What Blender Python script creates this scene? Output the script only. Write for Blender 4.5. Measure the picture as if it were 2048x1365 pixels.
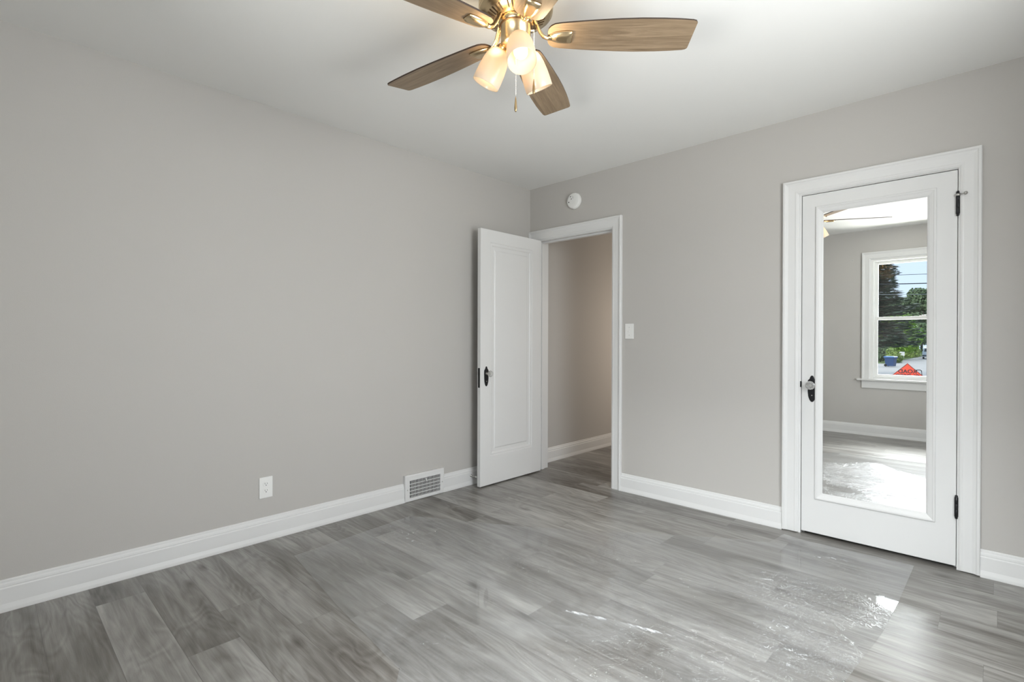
import bpy, bmesh, math, random
from mathutils import Vector, Matrix, noise

for _o in list(bpy.data.objects):
    bpy.data.objects.remove(_o)
SC = bpy.context.scene
COL = SC.collection
PI = math.pi

# ------------------------------------------------------------------ camera
F_PX = 1015.06
YAW, PIT, ROL = 0.764726, -0.0029977, 0.0027242
CAM = Vector((3.07573, -3.43857, 1.17))
_f = Vector((-math.sin(YAW) * math.cos(PIT), math.cos(YAW) * math.cos(PIT), math.sin(PIT)))
_r = Vector((math.cos(YAW), math.sin(YAW), 0))
_u = _r.cross(_f)
_r2 = math.cos(ROL) * _r + math.sin(ROL) * _u
_u2 = -math.sin(ROL) * _r + math.cos(ROL) * _u
cd = bpy.data.cameras.new('camera')
cam = bpy.data.objects.new('camera', cd)
COL.objects.link(cam)
cam.matrix_world = Matrix(((_r2.x, _u2.x, -_f.x, CAM.x), (_r2.y, _u2.y, -_f.y, CAM.y),
                           (_r2.z, _u2.z, -_f.z, CAM.z), (0, 0, 0, 1)))
cd.sensor_fit = 'HORIZONTAL'
cd.sensor_width = 36.0
cd.lens = 36.0 * F_PX / 2048.0
cd.clip_start = 0.02
cd.clip_end = 400
SC.camera = cam

# ------------------------------------------------------------------ look
SC.view_settings.view_transform = 'Standard'
SC.view_settings.look = 'None'
SC.view_settings.gamma = 1
SC.view_settings.use_curve_mapping = False
SC.view_settings.exposure = 0.16

RX, RY, RZ = 3.52, -4.10, 2.528     # room: x 0..RX, y RY..0, height RZ
GROUND = -1.60                      # street level outside

# ------------------------------------------------------------------ sky
w = bpy.data.worlds.new('sky')
SC.world = w
w.use_nodes = True
nt = w.node_tree
nt.nodes.clear()
tc = nt.nodes.new('ShaderNodeTexCoord')
sep = nt.nodes.new('ShaderNodeSeparateXYZ')
nt.links.new(tc.outputs['Generated'], sep.inputs[0])
ramp = nt.nodes.new('ShaderNodeValToRGB')
ramp.color_ramp.elements[0].position = 0.0
ramp.color_ramp.elements[0].color = (0.66, 0.79, 0.95, 1)
ramp.color_ramp.elements[1].position = 0.45
ramp.color_ramp.elements[1].color = (0.42, 0.60, 0.92, 1)
nt.links.new(sep.outputs['Z'], ramp.inputs[0])
bg1 = nt.nodes.new('ShaderNodeBackground')
bg1.inputs['Strength'].default_value = 1.25
nt.links.new(ramp.outputs[0], bg1.inputs['Color'])
# bright hazy part of the sky, high over the street
gd = nt.nodes.new('ShaderNodeVectorMath'); gd.operation = 'DOT_PRODUCT'
nt.links.new(tc.outputs['Generated'], gd.inputs[0])
_g = Vector((0.0, -0.88, 0.5)).normalized()
gd.inputs[1].default_value = _g
mr = nt.nodes.new('ShaderNodeMapRange'); mr.interpolation_type = 'SMOOTHSTEP'
mr.inputs['From Min'].default_value = 0.86
mr.inputs['From Max'].default_value = 0.965
nt.links.new(gd.outputs['Value'], mr.inputs['Value'])
mr2 = nt.nodes.new('ShaderNodeMapRange'); mr2.interpolation_type = 'SMOOTHSTEP'
mr2.inputs['From Min'].default_value = 0.14
mr2.inputs['From Max'].default_value = 0.24
nt.links.new(sep.outputs['Z'], mr2.inputs['Value'])
mm = nt.nodes.new('ShaderNodeMath'); mm.operation = 'MULTIPLY'
nt.links.new(mr.outputs[0], mm.inputs[0]); nt.links.new(mr2.outputs[0], mm.inputs[1])
ms = nt.nodes.new('ShaderNodeMath'); ms.operation = 'MULTIPLY'; ms.inputs[1].default_value = 9.0
nt.links.new(mm.outputs[0], ms.inputs[0])
bg2 = nt.nodes.new('ShaderNodeBackground')
bg2.inputs['Color'].default_value = (0.93, 0.97, 1, 1)
nt.links.new(ms.outputs[0], bg2.inputs['Strength'])
ad = nt.nodes.new('ShaderNodeAddShader')
nt.links.new(bg1.outputs[0], ad.inputs[0]); nt.links.new(bg2.outputs[0], ad.inputs[1])
wo = nt.nodes.new('ShaderNodeOutputWorld')
nt.links.new(ad.outputs[0], wo.inputs[0])

# ------------------------------------------------------------------ sun, daylight and added fill
def area(name, loc, target, sx, sy, power, col=(1, 1, 1), portal=False, spread=PI):
    l = bpy.data.lights.new(name, 'AREA')
    l.shape = 'RECTANGLE'; l.size = sx; l.size_y = sy; l.energy = power; l.color = col
    l.spread = spread
    if portal:
        l.cycles.is_portal = True
    o = bpy.data.objects.new(name, l); COL.objects.link(o)
    o.location = loc
    o.rotation_euler = (Vector(target) - Vector(loc)).to_track_quat('-Z', 'Y').to_euler()
    return o

sl = bpy.data.lights.new('sun', 'SUN'); sl.energy = 2.6; sl.angle = 0.01; sl.color = (1, 0.95, 0.86)
so = bpy.data.objects.new('sun', sl); COL.objects.link(so)
so.location = (0, 8, 12)
so.rotation_euler = Vector((0.35, -0.72, -0.60)).to_track_quat('-Z', 'Y').to_euler()

area('window_portal', (2.43, -4.235, 1.40), (2.43, 0, 1.40), 0.95, 1.5, 1, portal=True)
# sky light falling through the street window and through the side window
area('daylight_street', (2.43, -7.3, 4.0), (2.2, -3.6, 1.1), 3.2, 2.0, 1120, (0.955, 0.98, 1))
area('daylight_side', (3.66, -1.85, 1.44), (0, -1.85, 0.95), 1.15, 1.35, 56, (0.98, 0.99, 1))

# added fill light below the sill, aimed up through the street window
area('fill_below_sill', (2.43, -6.2, -0.55), (2.3, -3.2, 1.75), 3.4, 1.5, 520, (1.0, 0.985, 0.96))
# light from the room off the hall
area('hall_room_light', (1.13, 2.0, 1.05), (0, 1.7, 0.95), 0.7, 1.5, 19, (1.0, 0.86, 0.72))

# ------------------------------------------------------------------ helpers
MATS = {}

def mat(name, col, rough=0.5, metal=0.0, spec=0.5, bump=0.0, bscale=60, var=0.0, vscale=2.0, coat=0.0):
    if name in MATS:
        return MATS[name]
    m = bpy.data.materials.new(name); m.use_nodes = True
    n = m.node_tree; b = n.nodes['Principled BSDF']
    b.inputs['Roughness'].default_value = rough
    b.inputs['Metallic'].default_value = metal
    b.inputs['Specular IOR Level'].default_value = spec
    b.inputs['Coat Weight'].default_value = coat
    t = n.nodes.new('ShaderNodeTexCoord')
    nz = n.nodes.new('ShaderNodeTexNoise'); nz.inputs['Scale'].default_value = vscale
    nz.inputs['Detail'].default_value = 4
    n.links.new(t.outputs['Object'], nz.inputs['Vector'])
    mx = n.nodes.new('ShaderNodeMix'); mx.data_type = 'RGBA'
    mx.inputs[6].default_value = (*[c * (1 - var) for c in col], 1)
    mx.inputs[7].default_value = (*[min(1, c * (1 + var)) for c in col], 1)
    n.links.new(nz.outputs['Fac'], mx.inputs[0])
    n.links.new(mx.outputs[2], b.inputs['Base Color'])
    if bump:
        n2 = n.nodes.new('ShaderNodeTexNoise'); n2.inputs['Scale'].default_value = bscale
        n2.inputs['Detail'].default_value = 3
        n.links.new(t.outputs['Object'], n2.inputs['Vector'])
        bp = n.nodes.new('ShaderNodeBump'); bp.inputs['Strength'].default_value = bump
        bp.inputs['Distance'].default_value = 0.002
        n.links.new(n2.outputs['Fac'], bp.inputs['Height'])
        n.links.new(bp.outputs[0], b.inputs['Normal'])
    MATS[name] = m
    return m


class MB:
    """collects shapes for one mesh object"""
    def __init__(s):
        s.bm = bmesh.new()

    def face(s, pts, mi=0):
        vs = [s.bm.verts.new(p) for p in pts]
        f = s.bm.faces.new(vs); f.material_index = mi
        return f

    def box(s, a, b, bev=0.0, mi=0, M=None):
        r = bmesh.ops.create_cube(s.bm, size=1)
        vs = r['verts']
        c = [(a[i] + b[i]) / 2 for i in range(3)]; d = [abs(b[i] - a[i]) for i in range(3)]
        for v in vs:
            v.co = Vector((c[0] + v.co.x * d[0], c[1] + v.co.y * d[1], c[2] + v.co.z * d[2]))
        fs = set(f for v in vs for f in v.link_faces)
        if bev:
            es = list(set(e for v in vs for e in v.link_edges))
            rr = bmesh.ops.bevel(s.bm, geom=es, offset=bev, segments=2, profile=0.7, affect='EDGES')
            vs = list(set([v for v in vs if v.is_valid] + rr['verts']))
            fs = set(f for v in vs for f in v.link_faces)
        for f in fs:
            f.material_index = mi
        if M is not None:
            for v in vs:
                v.co = M @ v.co
        return vs

    def rings(s, rings, close=True, cap0=True, cap1=True, mi=0, smooth=True):
        R = [[s.bm.verts.new(p) for p in r] for r in rings]
        n = len(R[0])
        for i in range(len(R) - 1):
            for k in range(n if close else n - 1):
                f = s.bm.faces.new((R[i][k], R[i][(k + 1) % n], R[i + 1][(k + 1) % n], R[i + 1][k]))
                f.material_index = mi; f.smooth = smooth
        if cap0:
            f = s.bm.faces.new(list(reversed(R[0]))); f.material_index = mi
        if cap1:
            f = s.bm.faces.new(R[-1]); f.material_index = mi
        return R

    def lathe(s, prof, seg=32, M=None, mi=0, cap0=True, cap1=True, smooth=True):
        rs = []
        for r, z in prof:
            ring = []
            for k in range(seg):
                a = 2 * PI * k / seg
                p = Vector((r * math.cos(a), r * math.sin(a), z))
                ring.append(M @ p if M is not None else p)
            rs.append(ring)
        s.rings(rs, True, cap0, cap1, mi, smooth)

    def tube(s, pts, r, seg=10, mi=0, smooth=True):
        pts = [Vector(p) for p in pts]
        rs = []
        up = Vector((0.013, 0.021, 1)).normalized()
        for i, p in enumerate(pts):
            a = pts[max(0, i - 1)]; b = pts[min(len(pts) - 1, i + 1)]
            t = (b - a).normalized()
            u = t.cross(up)
            if u.length < 0.1:
                u = t.cross(Vector((1, 0.1, 0)))
            u.normalize(); v = t.cross(u)
            rr = r[i] if isinstance(r, (list, tuple)) else r
            rs.append([p + u * rr * math.cos(2 * PI * k / seg) + v * rr * math.sin(2 * PI * k / seg) for k in range(seg)])
        s.rings(rs, True, True, True, mi, smooth)

    def build(s, name, m, parent=None, smooth_angle=None):
        bmesh.ops.recalc_face_normals(s.bm, faces=s.bm.faces)
        me = bpy.data.meshes.new(name); s.bm.to_mesh(me); s.bm.free()
        ms = m if isinstance(m, (list, tuple)) else [m]
        for q in ms:
            me.materials.append(q)
        o = bpy.data.objects.new(name, me); COL.objects.link(o)
        if parent is not None:
            o.parent = parent
        return o


def tag(o, label=None, cat=None, group=None, kind=None):
    if label: o['label'] = label
    if cat: o['category'] = cat
    if group: o['group'] = group
    if kind: o['kind'] = kind
    return o


def empty(name, loc=(0, 0, 0), rz=0.0):
    o = bpy.data.objects.new(name, None); COL.objects.link(o)
    o.location = loc; o.rotation_euler = (0, 0, rz); o.empty_display_size = 0.1
    return o


def struct(o, label, cat):
    return tag(o, label, cat, kind='structure')

# ------------------------------------------------------------------ materials
M_WALL = mat('grey_wall_paint', (0.525, 0.507, 0.482), 0.62, spec=0.25, bump=0.12, bscale=220, var=0.012, vscale=1.2)
M_CEIL = mat('ceiling_paint', (0.83, 0.825, 0.805), 0.8, spec=0.15, bump=0.08, bscale=200, var=0.01)
M_TRIM = mat('white_trim_paint', (0.745, 0.745, 0.738), 0.35, spec=0.4, bump=0.05, bscale=40, var=0.01, vscale=6)
M_PLASTIC = mat('white_plastic', (0.84, 0.84, 0.82), 0.3, var=0.005)
M_BLACK = mat('black_iron', (0.012, 0.012, 0.014), 0.38, metal=0.3, var=0.2, vscale=40)
M_DARK = mat('dark_slot', (0.02, 0.02, 0.02), 0.7, var=0.1)
M_STEEL = mat('brushed_steel', (0.55, 0.54, 0.52), 0.28, metal=1.0, var=0.05, vscale=30)
M_BRASS = mat('satin_brass', (0.64, 0.50, 0.31), 0.27, metal=1.0, var=0.06, vscale=25)
M_BRASS_D = mat('aged_brass', (0.45, 0.33, 0.18), 0.35, metal=1.0, var=0.08, vscale=25)


def schlick(n, f0, nrm=None):
    """reflectance of a thin clear sheet, the same from both sides"""
    lw = n.nodes.new('ShaderNodeLayerWeight')
    if nrm is not None: n.links.new(nrm, lw.inputs['Normal'])
    pw = n.nodes.new('ShaderNodeMath'); pw.operation = 'POWER'; pw.inputs[1].default_value = 5
    n.links.new(lw.outputs['Facing'], pw.inputs[0])
    ma = n.nodes.new('ShaderNodeMath'); ma.operation = 'MULTIPLY_ADD'; ma.use_clamp = True
    ma.inputs[1].default_value = 1 - f0; ma.inputs[2].default_value = f0
    n.links.new(pw.outputs[0], ma.inputs[0])
    return ma


def glass_mat(name, tint=(1, 1, 1), refl=0.10, rough=0.0):
    m = bpy.data.materials.new(name); m.use_nodes = True
    n = m.node_tree; n.nodes.clear()
    out = n.nodes.new('ShaderNodeOutputMaterial')
    tr = n.nodes.new('ShaderNodeBsdfTransparent'); tr.inputs[0].default_value = (*tint, 1)
    gl = n.nodes.new('ShaderNodeBsdfGlossy'); gl.inputs['Roughness'].default_value = rough
    ml = schlick(n, refl)
    mx = n.nodes.new('ShaderNodeMixShader')
    n.links.new(ml.outputs[0], mx.inputs[0]); n.links.new(tr.outputs[0], mx.inputs[1]); n.links.new(gl.outputs[0], mx.inputs[2])
    n.links.new(mx.outputs[0], out.inputs[0])
    return m


M_GLASS = glass_mat('window_glass', (0.97, 0.985, 0.975), 0.055)


def mirror_mat():
    m = bpy.data.materials.new('mirror_silver'); m.use_nodes = True
    n = m.node_tree; b = n.nodes['Principled BSDF']
    b.inputs['Metallic'].default_value = 1.0
    b.inputs['Roughness'].default_value = 0.0
    b.inputs['Base Color'].default_value = (0.93, 0.94, 0.93, 1)
    # faint dusty smears
    t = n.nodes.new('ShaderNodeTexCoord'); nz = n.nodes.new('ShaderNodeTexNoise')
    nz.inputs['Scale'].default_value = 3.0; nz.inputs['Detail'].default_value = 6
    n.links.new(t.outputs['Object'], nz.inputs['Vector'])
    vo = n.nodes.new('ShaderNodeTexVoronoi'); vo.inputs['Scale'].default_value = 11
    n.links.new(t.outputs['Object'], vo.inputs['Vector'])
    lt = n.nodes.new('ShaderNodeMath'); lt.operation = 'LESS_THAN'; lt.inputs[1].default_value = 0.022
    n.links.new(vo.outputs['Distance'], lt.inputs[0])
    mr_ = n.nodes.new('ShaderNodeMapRange')
    mr_.inputs['From Min'].default_value = 0.45; mr_.inputs['From Max'].default_value = 0.8
    mr_.inputs['To Max'].default_value = 0.10
    n.links.new(nz.outputs['Fac'], mr_.inputs['Value'])
    mxx = n.nodes.new('ShaderNodeMath'); mxx.operation = 'MAXIMUM'
    hh = n.nodes.new('ShaderNodeMath'); hh.operation = 'MULTIPLY'; hh.inputs[1].default_value = 0.5
    n.links.new(lt.outputs[0], hh.inputs[0])
    n.links.new(mr_.outputs[0], mxx.inputs[0]); n.links.new(hh.outputs[0], mxx.inputs[1])
    dust = n.nodes.new('ShaderNodeBsdfDiffuse'); dust.inputs[0].default_value = (0.8, 0.8, 0.78, 1)
    mix = n.nodes.new('ShaderNodeMixShader')
    out = [q for q in n.nodes if q.type == 'OUTPUT_MATERIAL'][0]
    n.links.new(mxx.outputs[0], mix.inputs[0]); n.links.new(b.outputs[0], mix.inputs[1]); n.links.new(dust.outputs[0], mix.inputs[2])
    n.links.new(mix.outputs[0], out.inputs[0])
    return m


M_MIRROR = mirror_mat()


def floor_mat():
    m = bpy.data.materials.new('grey_laminate_planks'); m.use_nodes = True
    n = m.node_tree; L = n.links.new; N = n.nodes.new
    b = n.nodes['Principled BSDF']
    geo = N('ShaderNodeNewGeometry')
    at = N('ShaderNodeAttribute'); at.attribute_name = 'plank'; at.attribute_type = 'GEOMETRY'
    uv = N('ShaderNodeUVMap'); uv.uv_map = 'planks'
    sp = N('ShaderNodeSeparateColor'); L(at.outputs['Color'], sp.inputs[0])
    # grain position = place on the plank + a different offset per plank
    off = N('ShaderNodeVectorMath'); off.operation = 'MULTIPLY'; off.inputs[1].default_value = (37, 53, 71)
    L(at.outputs['Vector'], off.inputs[0])
    add = N('ShaderNodeVectorMath'); add.operation = 'ADD'
    L(geo.outputs['Position'], add.inputs[0]); L(off.outputs[0], add.inputs[1])

    def noise_(vec, sc, det, rough=0.5, dist=0.0):
        z = N('ShaderNodeTexNoise'); z.inputs['Scale'].default_value = sc; z.inputs['Detail'].default_value = det
        z.inputs['Roughness'].default_value = rough; z.inputs['Distortion'].default_value = dist
        L(vec, z.inputs['Vector']); return z.outputs['Fac']

    def scl(vec, s):
        q = N('ShaderNodeVectorMath'); q.operation = 'MULTIPLY'; q.inputs[1].default_value = s
        L(vec, q.inputs[0]); return q.outputs[0]

    def math_(op, a, b_=None, c=None, clamp=False):
        q = N('ShaderNodeMath'); q.operation = op; q.use_clamp = clamp
        for i, v in enumerate((a, b_, c)):
            if v is None: continue
            if isinstance(v, (int, float)): q.inputs[i].default_value = v
            else: L(v, q.inputs[i])
        return q.outputs[0]

    broad = noise_(scl(add.outputs[0], (1.2, 7.0, 1)), 1.0, 3, 0.5, 0.5)
    grain = noise_(scl(add.outputs[0], (2.4, 36, 1)), 1.0, 6, 0.62, 0.9)
    fine = noise_(scl(add.outputs[0], (9, 240, 1)), 1.0, 3, 0.6, 0.2)
    # cathedral figure: contour lines of a stretched noise
    cath = noise_(scl(add.outputs[0], (1.3, 5.5, 1)), 1.0, 2, 0.4, 0.8)
    cl = math_('MULTIPLY', cath, 11.0)
    cl = math_('FRACT', cl)
    cl = math_('SUBTRACT', cl, 0.5)
    cl = math_('ABSOLUTE', cl)
    cl = math_('MULTIPLY', cl, 2.0)
    # knots
    vo = N('ShaderNodeTexVoronoi'); vo.voronoi_dimensions = '2D'; vo.inputs['Scale'].default_value = 1.0
    L(scl(add.outputs[0], (1.6, 4.0, 1)), vo.inputs['Vector'])
    kn = N('ShaderNodeMapRange'); kn.inputs['From Min'].default_value = 0.01; kn.inputs['From Max'].default_value = 0.11
    kn.inputs['To Min'].default_value = 1.0; kn.inputs['To Max'].default_value = 0.0
    L(vo.outputs['Distance'], kn.inputs['Value'])
    sv = N('ShaderNodeSeparateColor'); L(vo.outputs['Color'], sv.inputs[0])
    kk = math_('MULTIPLY', kn.outputs[0], math_('GREATER_THAN', sv.outputs['Red'], 0.70))
    # tone
    v = math_('MULTIPLY', broad, 0.55)
    v = math_('MULTIPLY_ADD', grain, 0.46, v)
    v = math_('MULTIPLY_ADD', fine, 0.10, v)
    v = math_('MULTIPLY_ADD', cl, 0.075, v)
    v = math_('MULTIPLY_ADD', sp.outputs['Red'], 0.14, v)
    v = math_('MULTIPLY_ADD', kk, -0.20, v)
    cr = N('ShaderNodeValToRGB')
    e = cr.color_ramp.elements
    e[0].position = 0.44; e[0].color = (0.066, 0.056, 0.046, 1)
    e[1].position = 0.88; e[1].color = (0.410, 0.400, 0.375, 1)
    q = e.new(0.60); q.color = (0.168, 0.157, 0.142, 1)
    q = e.new(0.72); q.color = (0.268, 0.258, 0.240, 1)
    L(v, cr.inputs[0])
    # seams between the planks
    su = N('ShaderNodeSeparateXYZ'); L(uv.outputs[0], su.inputs[0])
    de = math_('MINIMUM', math_('MINIMUM', su.outputs['Y'], math_('SUBTRACT', 0.18, su.outputs['Y'])), su.outputs['X'])
    sm = N('ShaderNodeMapRange'); sm.inputs['From Min'].default_value = 0.0005; sm.inputs['From Max'].default_value = 0.0016
    L(de, sm.inputs['Value'])
    mx = N('ShaderNodeMix'); mx.data_type = 'RGBA'
    mx.inputs[6].default_value = (0.13, 0.12, 0.11, 1)
    L(sm.outputs[0], mx.inputs[0]); L(cr.outputs[0], mx.inputs[7])
    L(mx.outputs[2], b.inputs['Base Color'])
    rr = math_('MULTIPLY_ADD', grain, 0.16, 0.25)
    L(rr, b.inputs['Roughness'])
    b.inputs['Specular IOR Level'].default_value = 0.75
    bp = N('ShaderNodeBump'); bp.inputs['Strength'].default_value = 0.25; bp.inputs['Distance'].default_value = 0.0006
    L(math_('ADD', grain, sm.outputs[0]), bp.inputs['Height'])
    L(bp.outputs[0], b.inputs['Normal'])
    return m


# ------------------------------------------------------------------ floor (one plank layout, rows 0.18 m wide running along x)
random.seed(11)
bm = bmesh.new()
uvl = bm.loops.layers.uv.new('planks')
cl_ = bm.loops.layers.float_color.new('plank')
JOINTS = {0: 3.062, 6: 1.842, 7: 1.25, 10: 1.012, 13: 1.012, 5: 0.60, 9: 0.42, 11: 0.10}
PL = 1.22
row = -18
while True:
    y1 = -0.04 - 0.18 * row; y0 = y1 - 0.18
    if y1 < RY - 0.15: break
    j = JOINTS.get(row, random.random() * PL)
    x = j - PL * math.ceil((j + 0.4) / PL)
    while x < RX + 0.2:
        xa, xb = max(x, -0.2), min(x + PL, RX + 0.2)
        ya, yb = max(y0, RY - 0.15), min(y1, 3.1)
        if xb > xa and yb > ya:
            c = (random.random(), random.random(), random.random(), 1)
            vs = [bm.verts.new(p) for p in ((xa, ya, 0), (xb, ya, 0), (xb, yb, 0), (xa, yb, 0))]
            f = bm.faces.new(vs)
            for lp in f.loops:
                lp[uvl].uv = (lp.vert.co.x - x, lp.vert.co.y - y0)
                lp[cl_] = c
        x += PL
    row += 1
bmesh.ops.remove_doubles(bm, verts=bm.verts, dist=1e-5)
# body under the planks
g = MB(); g.bm.free(); g.bm = bm
for (a, b_) in (((-0.2, RY - 0.15), (RX + 0.2, 3.1)),):
    g.face([(a[0], a[1], -0.12), (a[0], b_[1], -0.12), (b_[0], b_[1], -0.12), (b_[0], a[1], -0.12)])
me = bpy.data.meshes.new('floor'); bm.to_mesh(me); bm.free()
me.materials.append(floor_mat())
fo = bpy.data.objects.new('floor', me); COL.objects.link(fo)
struct(fo, 'grey wood-look laminate plank floor running through the doorway', 'floor')

# ------------------------------------------------------------------ walls and ceiling
T = 0.13
D1 = (0.085, 0.888, 2.058)       # doorway rough opening x0 x1 top
D2 = (2.196, 2.937, 2.058)       # closet door
W1 = (1.93, 2.93, 0.70, 2.17)    # street window opening x0 x1 z0 z1
W2 = (-2.50, -1.20, 0.70, 2.17)  # side window opening y0 y1 z0 z1

g = MB(); g.box((-0.2, RY - 0.15, RZ), (RX + 0.2, 3.1, RZ + 0.15))
struct(g.build('ceiling', M_CEIL), 'smooth off-white ceiling above the whole room', 'ceiling')
g = MB(); g.box((-T, RY - T, -0.1), (0, 0.0, RZ))
struct(g.build('wall_left', M_WALL), 'long plain grey wall on the left with outlet and floor register', 'wall')


def wall_x(name, xa, xb, ya, yb, openings, label):
    g = MB(); x = xa
    for (o0, o1, z0, z1) in openings:
        g.box((x, ya, -0.1), (o0, yb, RZ))
        if z0 > 0: g.box((o0, ya, -0.1), (o1, yb, z0))
        g.box((o0, ya, z1), (o1, yb, RZ)); x = o1
    g.box((x, ya, -0.1), (xb, yb, RZ))
    return struct(g.build(name, M_WALL), label, 'wall')


wall_x('wall_back', -T, RX, 0, T, [(D1[0], D1[1], 0, D1[2]), (D2[0], D2[1], 0, D2[2])],
       'grey wall pierced by the open doorway and the mirrored door')
wall_x('wall_front', 0, RX, RY - T, RY, [(W1[0], W1[1], W1[2], W1[3])],
       'grey wall with the street window, seen in the door mirror')
g = MB()
g.box((RX, RY - T, -0.1), (RX + T, W2[0], RZ)); g.box((RX, W2[1], -0.1), (RX + T, T, RZ))
g.box((RX, W2[0], -0.1), (RX + T, W2[1], W2[2])); g.box((RX, W2[0], W2[3]), (RX + T, W2[1], RZ))
struct(g.build('wall_right', M_WALL), 'grey wall to the right of the camera holding a second window', 'wall')
# hall behind the doorway
HX = -0.035
g = MB()
g.box((HX - T, T, -0.1), (HX, 3.1, RZ))
struct(g.build('wall_hall_left', M_WALL), 'shaded grey hall wall seen through the open doorway', 'wall')
g = MB(); g.box((HX, 2.9, -0.1), (1.3, 3.1, RZ)); g.box((1.15, T, -0.1), (1.3, 2.9, RZ))
struct(g.build('wall_hall_end', M_WALL), 'end and right side of the hall beyond the doorway', 'wall')
g = MB(); g.box((2.0, T, -0.1), (2.06, 0.8, RZ)); g.box((3.1, T, -0.1), (3.16, 0.8, RZ)); g.box((2.06, 0.74, -0.1), (3.1, 0.8, RZ))
struct(g.build('wall_closet', M_WALL), 'closet walls behind the mirrored door', 'wall')

# ------------------------------------------------------------------ baseboards
BB = [(0, 0), (0.0225, 0), (0.0225, 0.006), (0.0215, 0.014), (0.0185, 0.026), (0.0165, 0.034), (0.0160, 0.098),
      (0.0150, 0.100), (0.0125, 0.103), (0.0130, 0.108), (0.0115, 0.116), (0.0080, 0.122), (0.0070, 0.130), (0.0040, 0.134), (0, 0.134)]


def base_seg(g, p0, p1, nrm):
    p0 = Vector(p0); p1 = Vector(p1); nrm = Vector(nrm)
    rs = []
    for p in (p0, p1):
        rs.append([(p.x + nrm.x * d, p.y + nrm.y * d, z) for d, z in BB])
    g.rings(rs, True, True, True, smooth=False)


g = MB(); base_seg(g, (0, RY, 0), (0, -1.356, 0), (1, 0, 0)); base_seg(g, (0, -1.004, 0), (0, -0.001, 0), (1, 0, 0))
struct(g.build('baseboard_left', M_TRIM), 'white moulded baseboard along the left wall', 'baseboard')
g = MB(); base_seg(g, (0.963, 0, 0), (2.110, 0, 0), (0, -1, 0)); base_seg(g, (3.013, 0, 0), (RX, 0, 0), (0, -1, 0))
struct(g.build('baseboard_back', M_TRIM), 'white moulded baseboard between and beside the two doors', 'baseboard')
g = MB(); base_seg(g, (0.02, RY, 0), (RX - 0.02, RY, 0), (0, 1, 0))
struct(g.build('baseboard_front', M_TRIM), 'white baseboard under the street window, seen in the mirror', 'baseboard')
g = MB(); base_seg(g, (RX, RY + 0.02, 0), (RX, -0.02, 0), (-1, 0, 0))
struct(g.build('baseboard_right', M_TRIM), 'white baseboard along the right wall', 'baseboard')
g = MB(); base_seg(g, (HX, T + 0.022, 0), (HX, 2.9, 0), (1, 0, 0)); base_seg(g, (HX + .02, 2.9, 0), (1.15, 2.9, 0), (0, -1, 0))
struct(g.build('baseboard_hall', M_TRIM), 'white baseboard on the hall wall beyond the doorway', 'baseboard')

# ------------------------------------------------------------------ casings (mitred three-sided)
CAS = [(0, 0), (0, 0.0225), (0.004, 0.0255), (0.012, 0.0255), (0.017, 0.021), (0.024, 0.0185), (0.030, 0.0165), (0.066, 0.0150),
       (0.072, 0.0165), (0.078, 0.0150), (0.083, 0.011), (0.088, 0.0095), (0.088, 0)]


def casing(g, x0, x1, ztop, zbot, to3, prof=CAS, wscale=1.0, zb1=None):
    """outer rectangle x0..x1, ztop, legs down to zbot; to3(u, depth, z) -> point"""
    rs = []
    for wv, d in prof:
        wv *= wscale
        rs.append([to3(x0 + wv, d, zbot), to3(x0 + wv, d, ztop - wv), to3(x1 - wv, d, ztop - wv), to3(x1 - wv, d, zbot)])
    g.rings(rs, False, False, False, smooth=False)
    # close the two feet
    for k in (0, 3):
        g.face([r[k] for r in rs])


def back3(u, d, z): return (u, -d, z)
def hall3(u, d, z): return (u, T + d, z)

# ------------------------------------------------------------------ panel slab

def rect_loop(x0, x1, z0, z1, ins, y):
    return [(x0 + ins, y, z0 + ins), (x1 - ins, y, z0 + ins), (x1 - ins, y, z1 - ins), (x0 + ins, y, z1 - ins)]


def slab_mesh(g, wd, z0, z1, th, opx0, opx1, opz0, opz1, prof, back=True, floor_y=None):
    """slab 0..wd along x, front face y=0 looking to -y, back y=th"""
    rings_f = [rect_loop(0, wd, z0, z1, 0, th / 2), rect_loop(0, wd, z0, z1, 0, 0.002), rect_loop(0, wd, z0, z1, 0.002, 0)]
    g.rings(rings_f, True, False, False, smooth=False)
    # frame face
    A = rect_loop(0, wd, z0, z1, 0.002, 0); B = rect_loop(opx0, opx1, opz0, opz1, 0, 0)
    g.rings([A, B], True, False, False, smooth=False)
    g.rings([rect_loop(opx0, opx1, opz0, opz1, i, y) for i, y in prof], True, False, floor_y is None, smooth=False)
    # other side
    A = rect_loop(0, wd, z0, z1, 0, th / 2); A2 = rect_loop(0, wd, z0, z1, 0, th)
    B = rect_loop(opx0, opx1, opz0, opz1, 0, th)
    g.rings([A, A2, B], True, False, False, smooth=False)
    g.rings([rect_loop(opx0, opx1, opz0, opz1, i, th - y if i else th) for i, y in prof], True, False, True, smooth=False)


PANEL = [(0, 0), (0.003, 0.004), (0.010, 0.0055), (0.018, 0.004), (0.024, 0.0065), (0.030, 0.012), (0.046, 0.0125), (0.056, 0.0125), (0.062, 0.0085), (0.066, 0.0075)]
MIRR = [(0, 0), (0.0008, -0.006), (0.004, -0.0085), (0.010, -0.009), (0.014, -0.006), (0.020, -0.0045), (0.030, -0.001), (0.034, 0.002), (0.038, 0.0035), (0.040, 0.008)]


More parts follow.
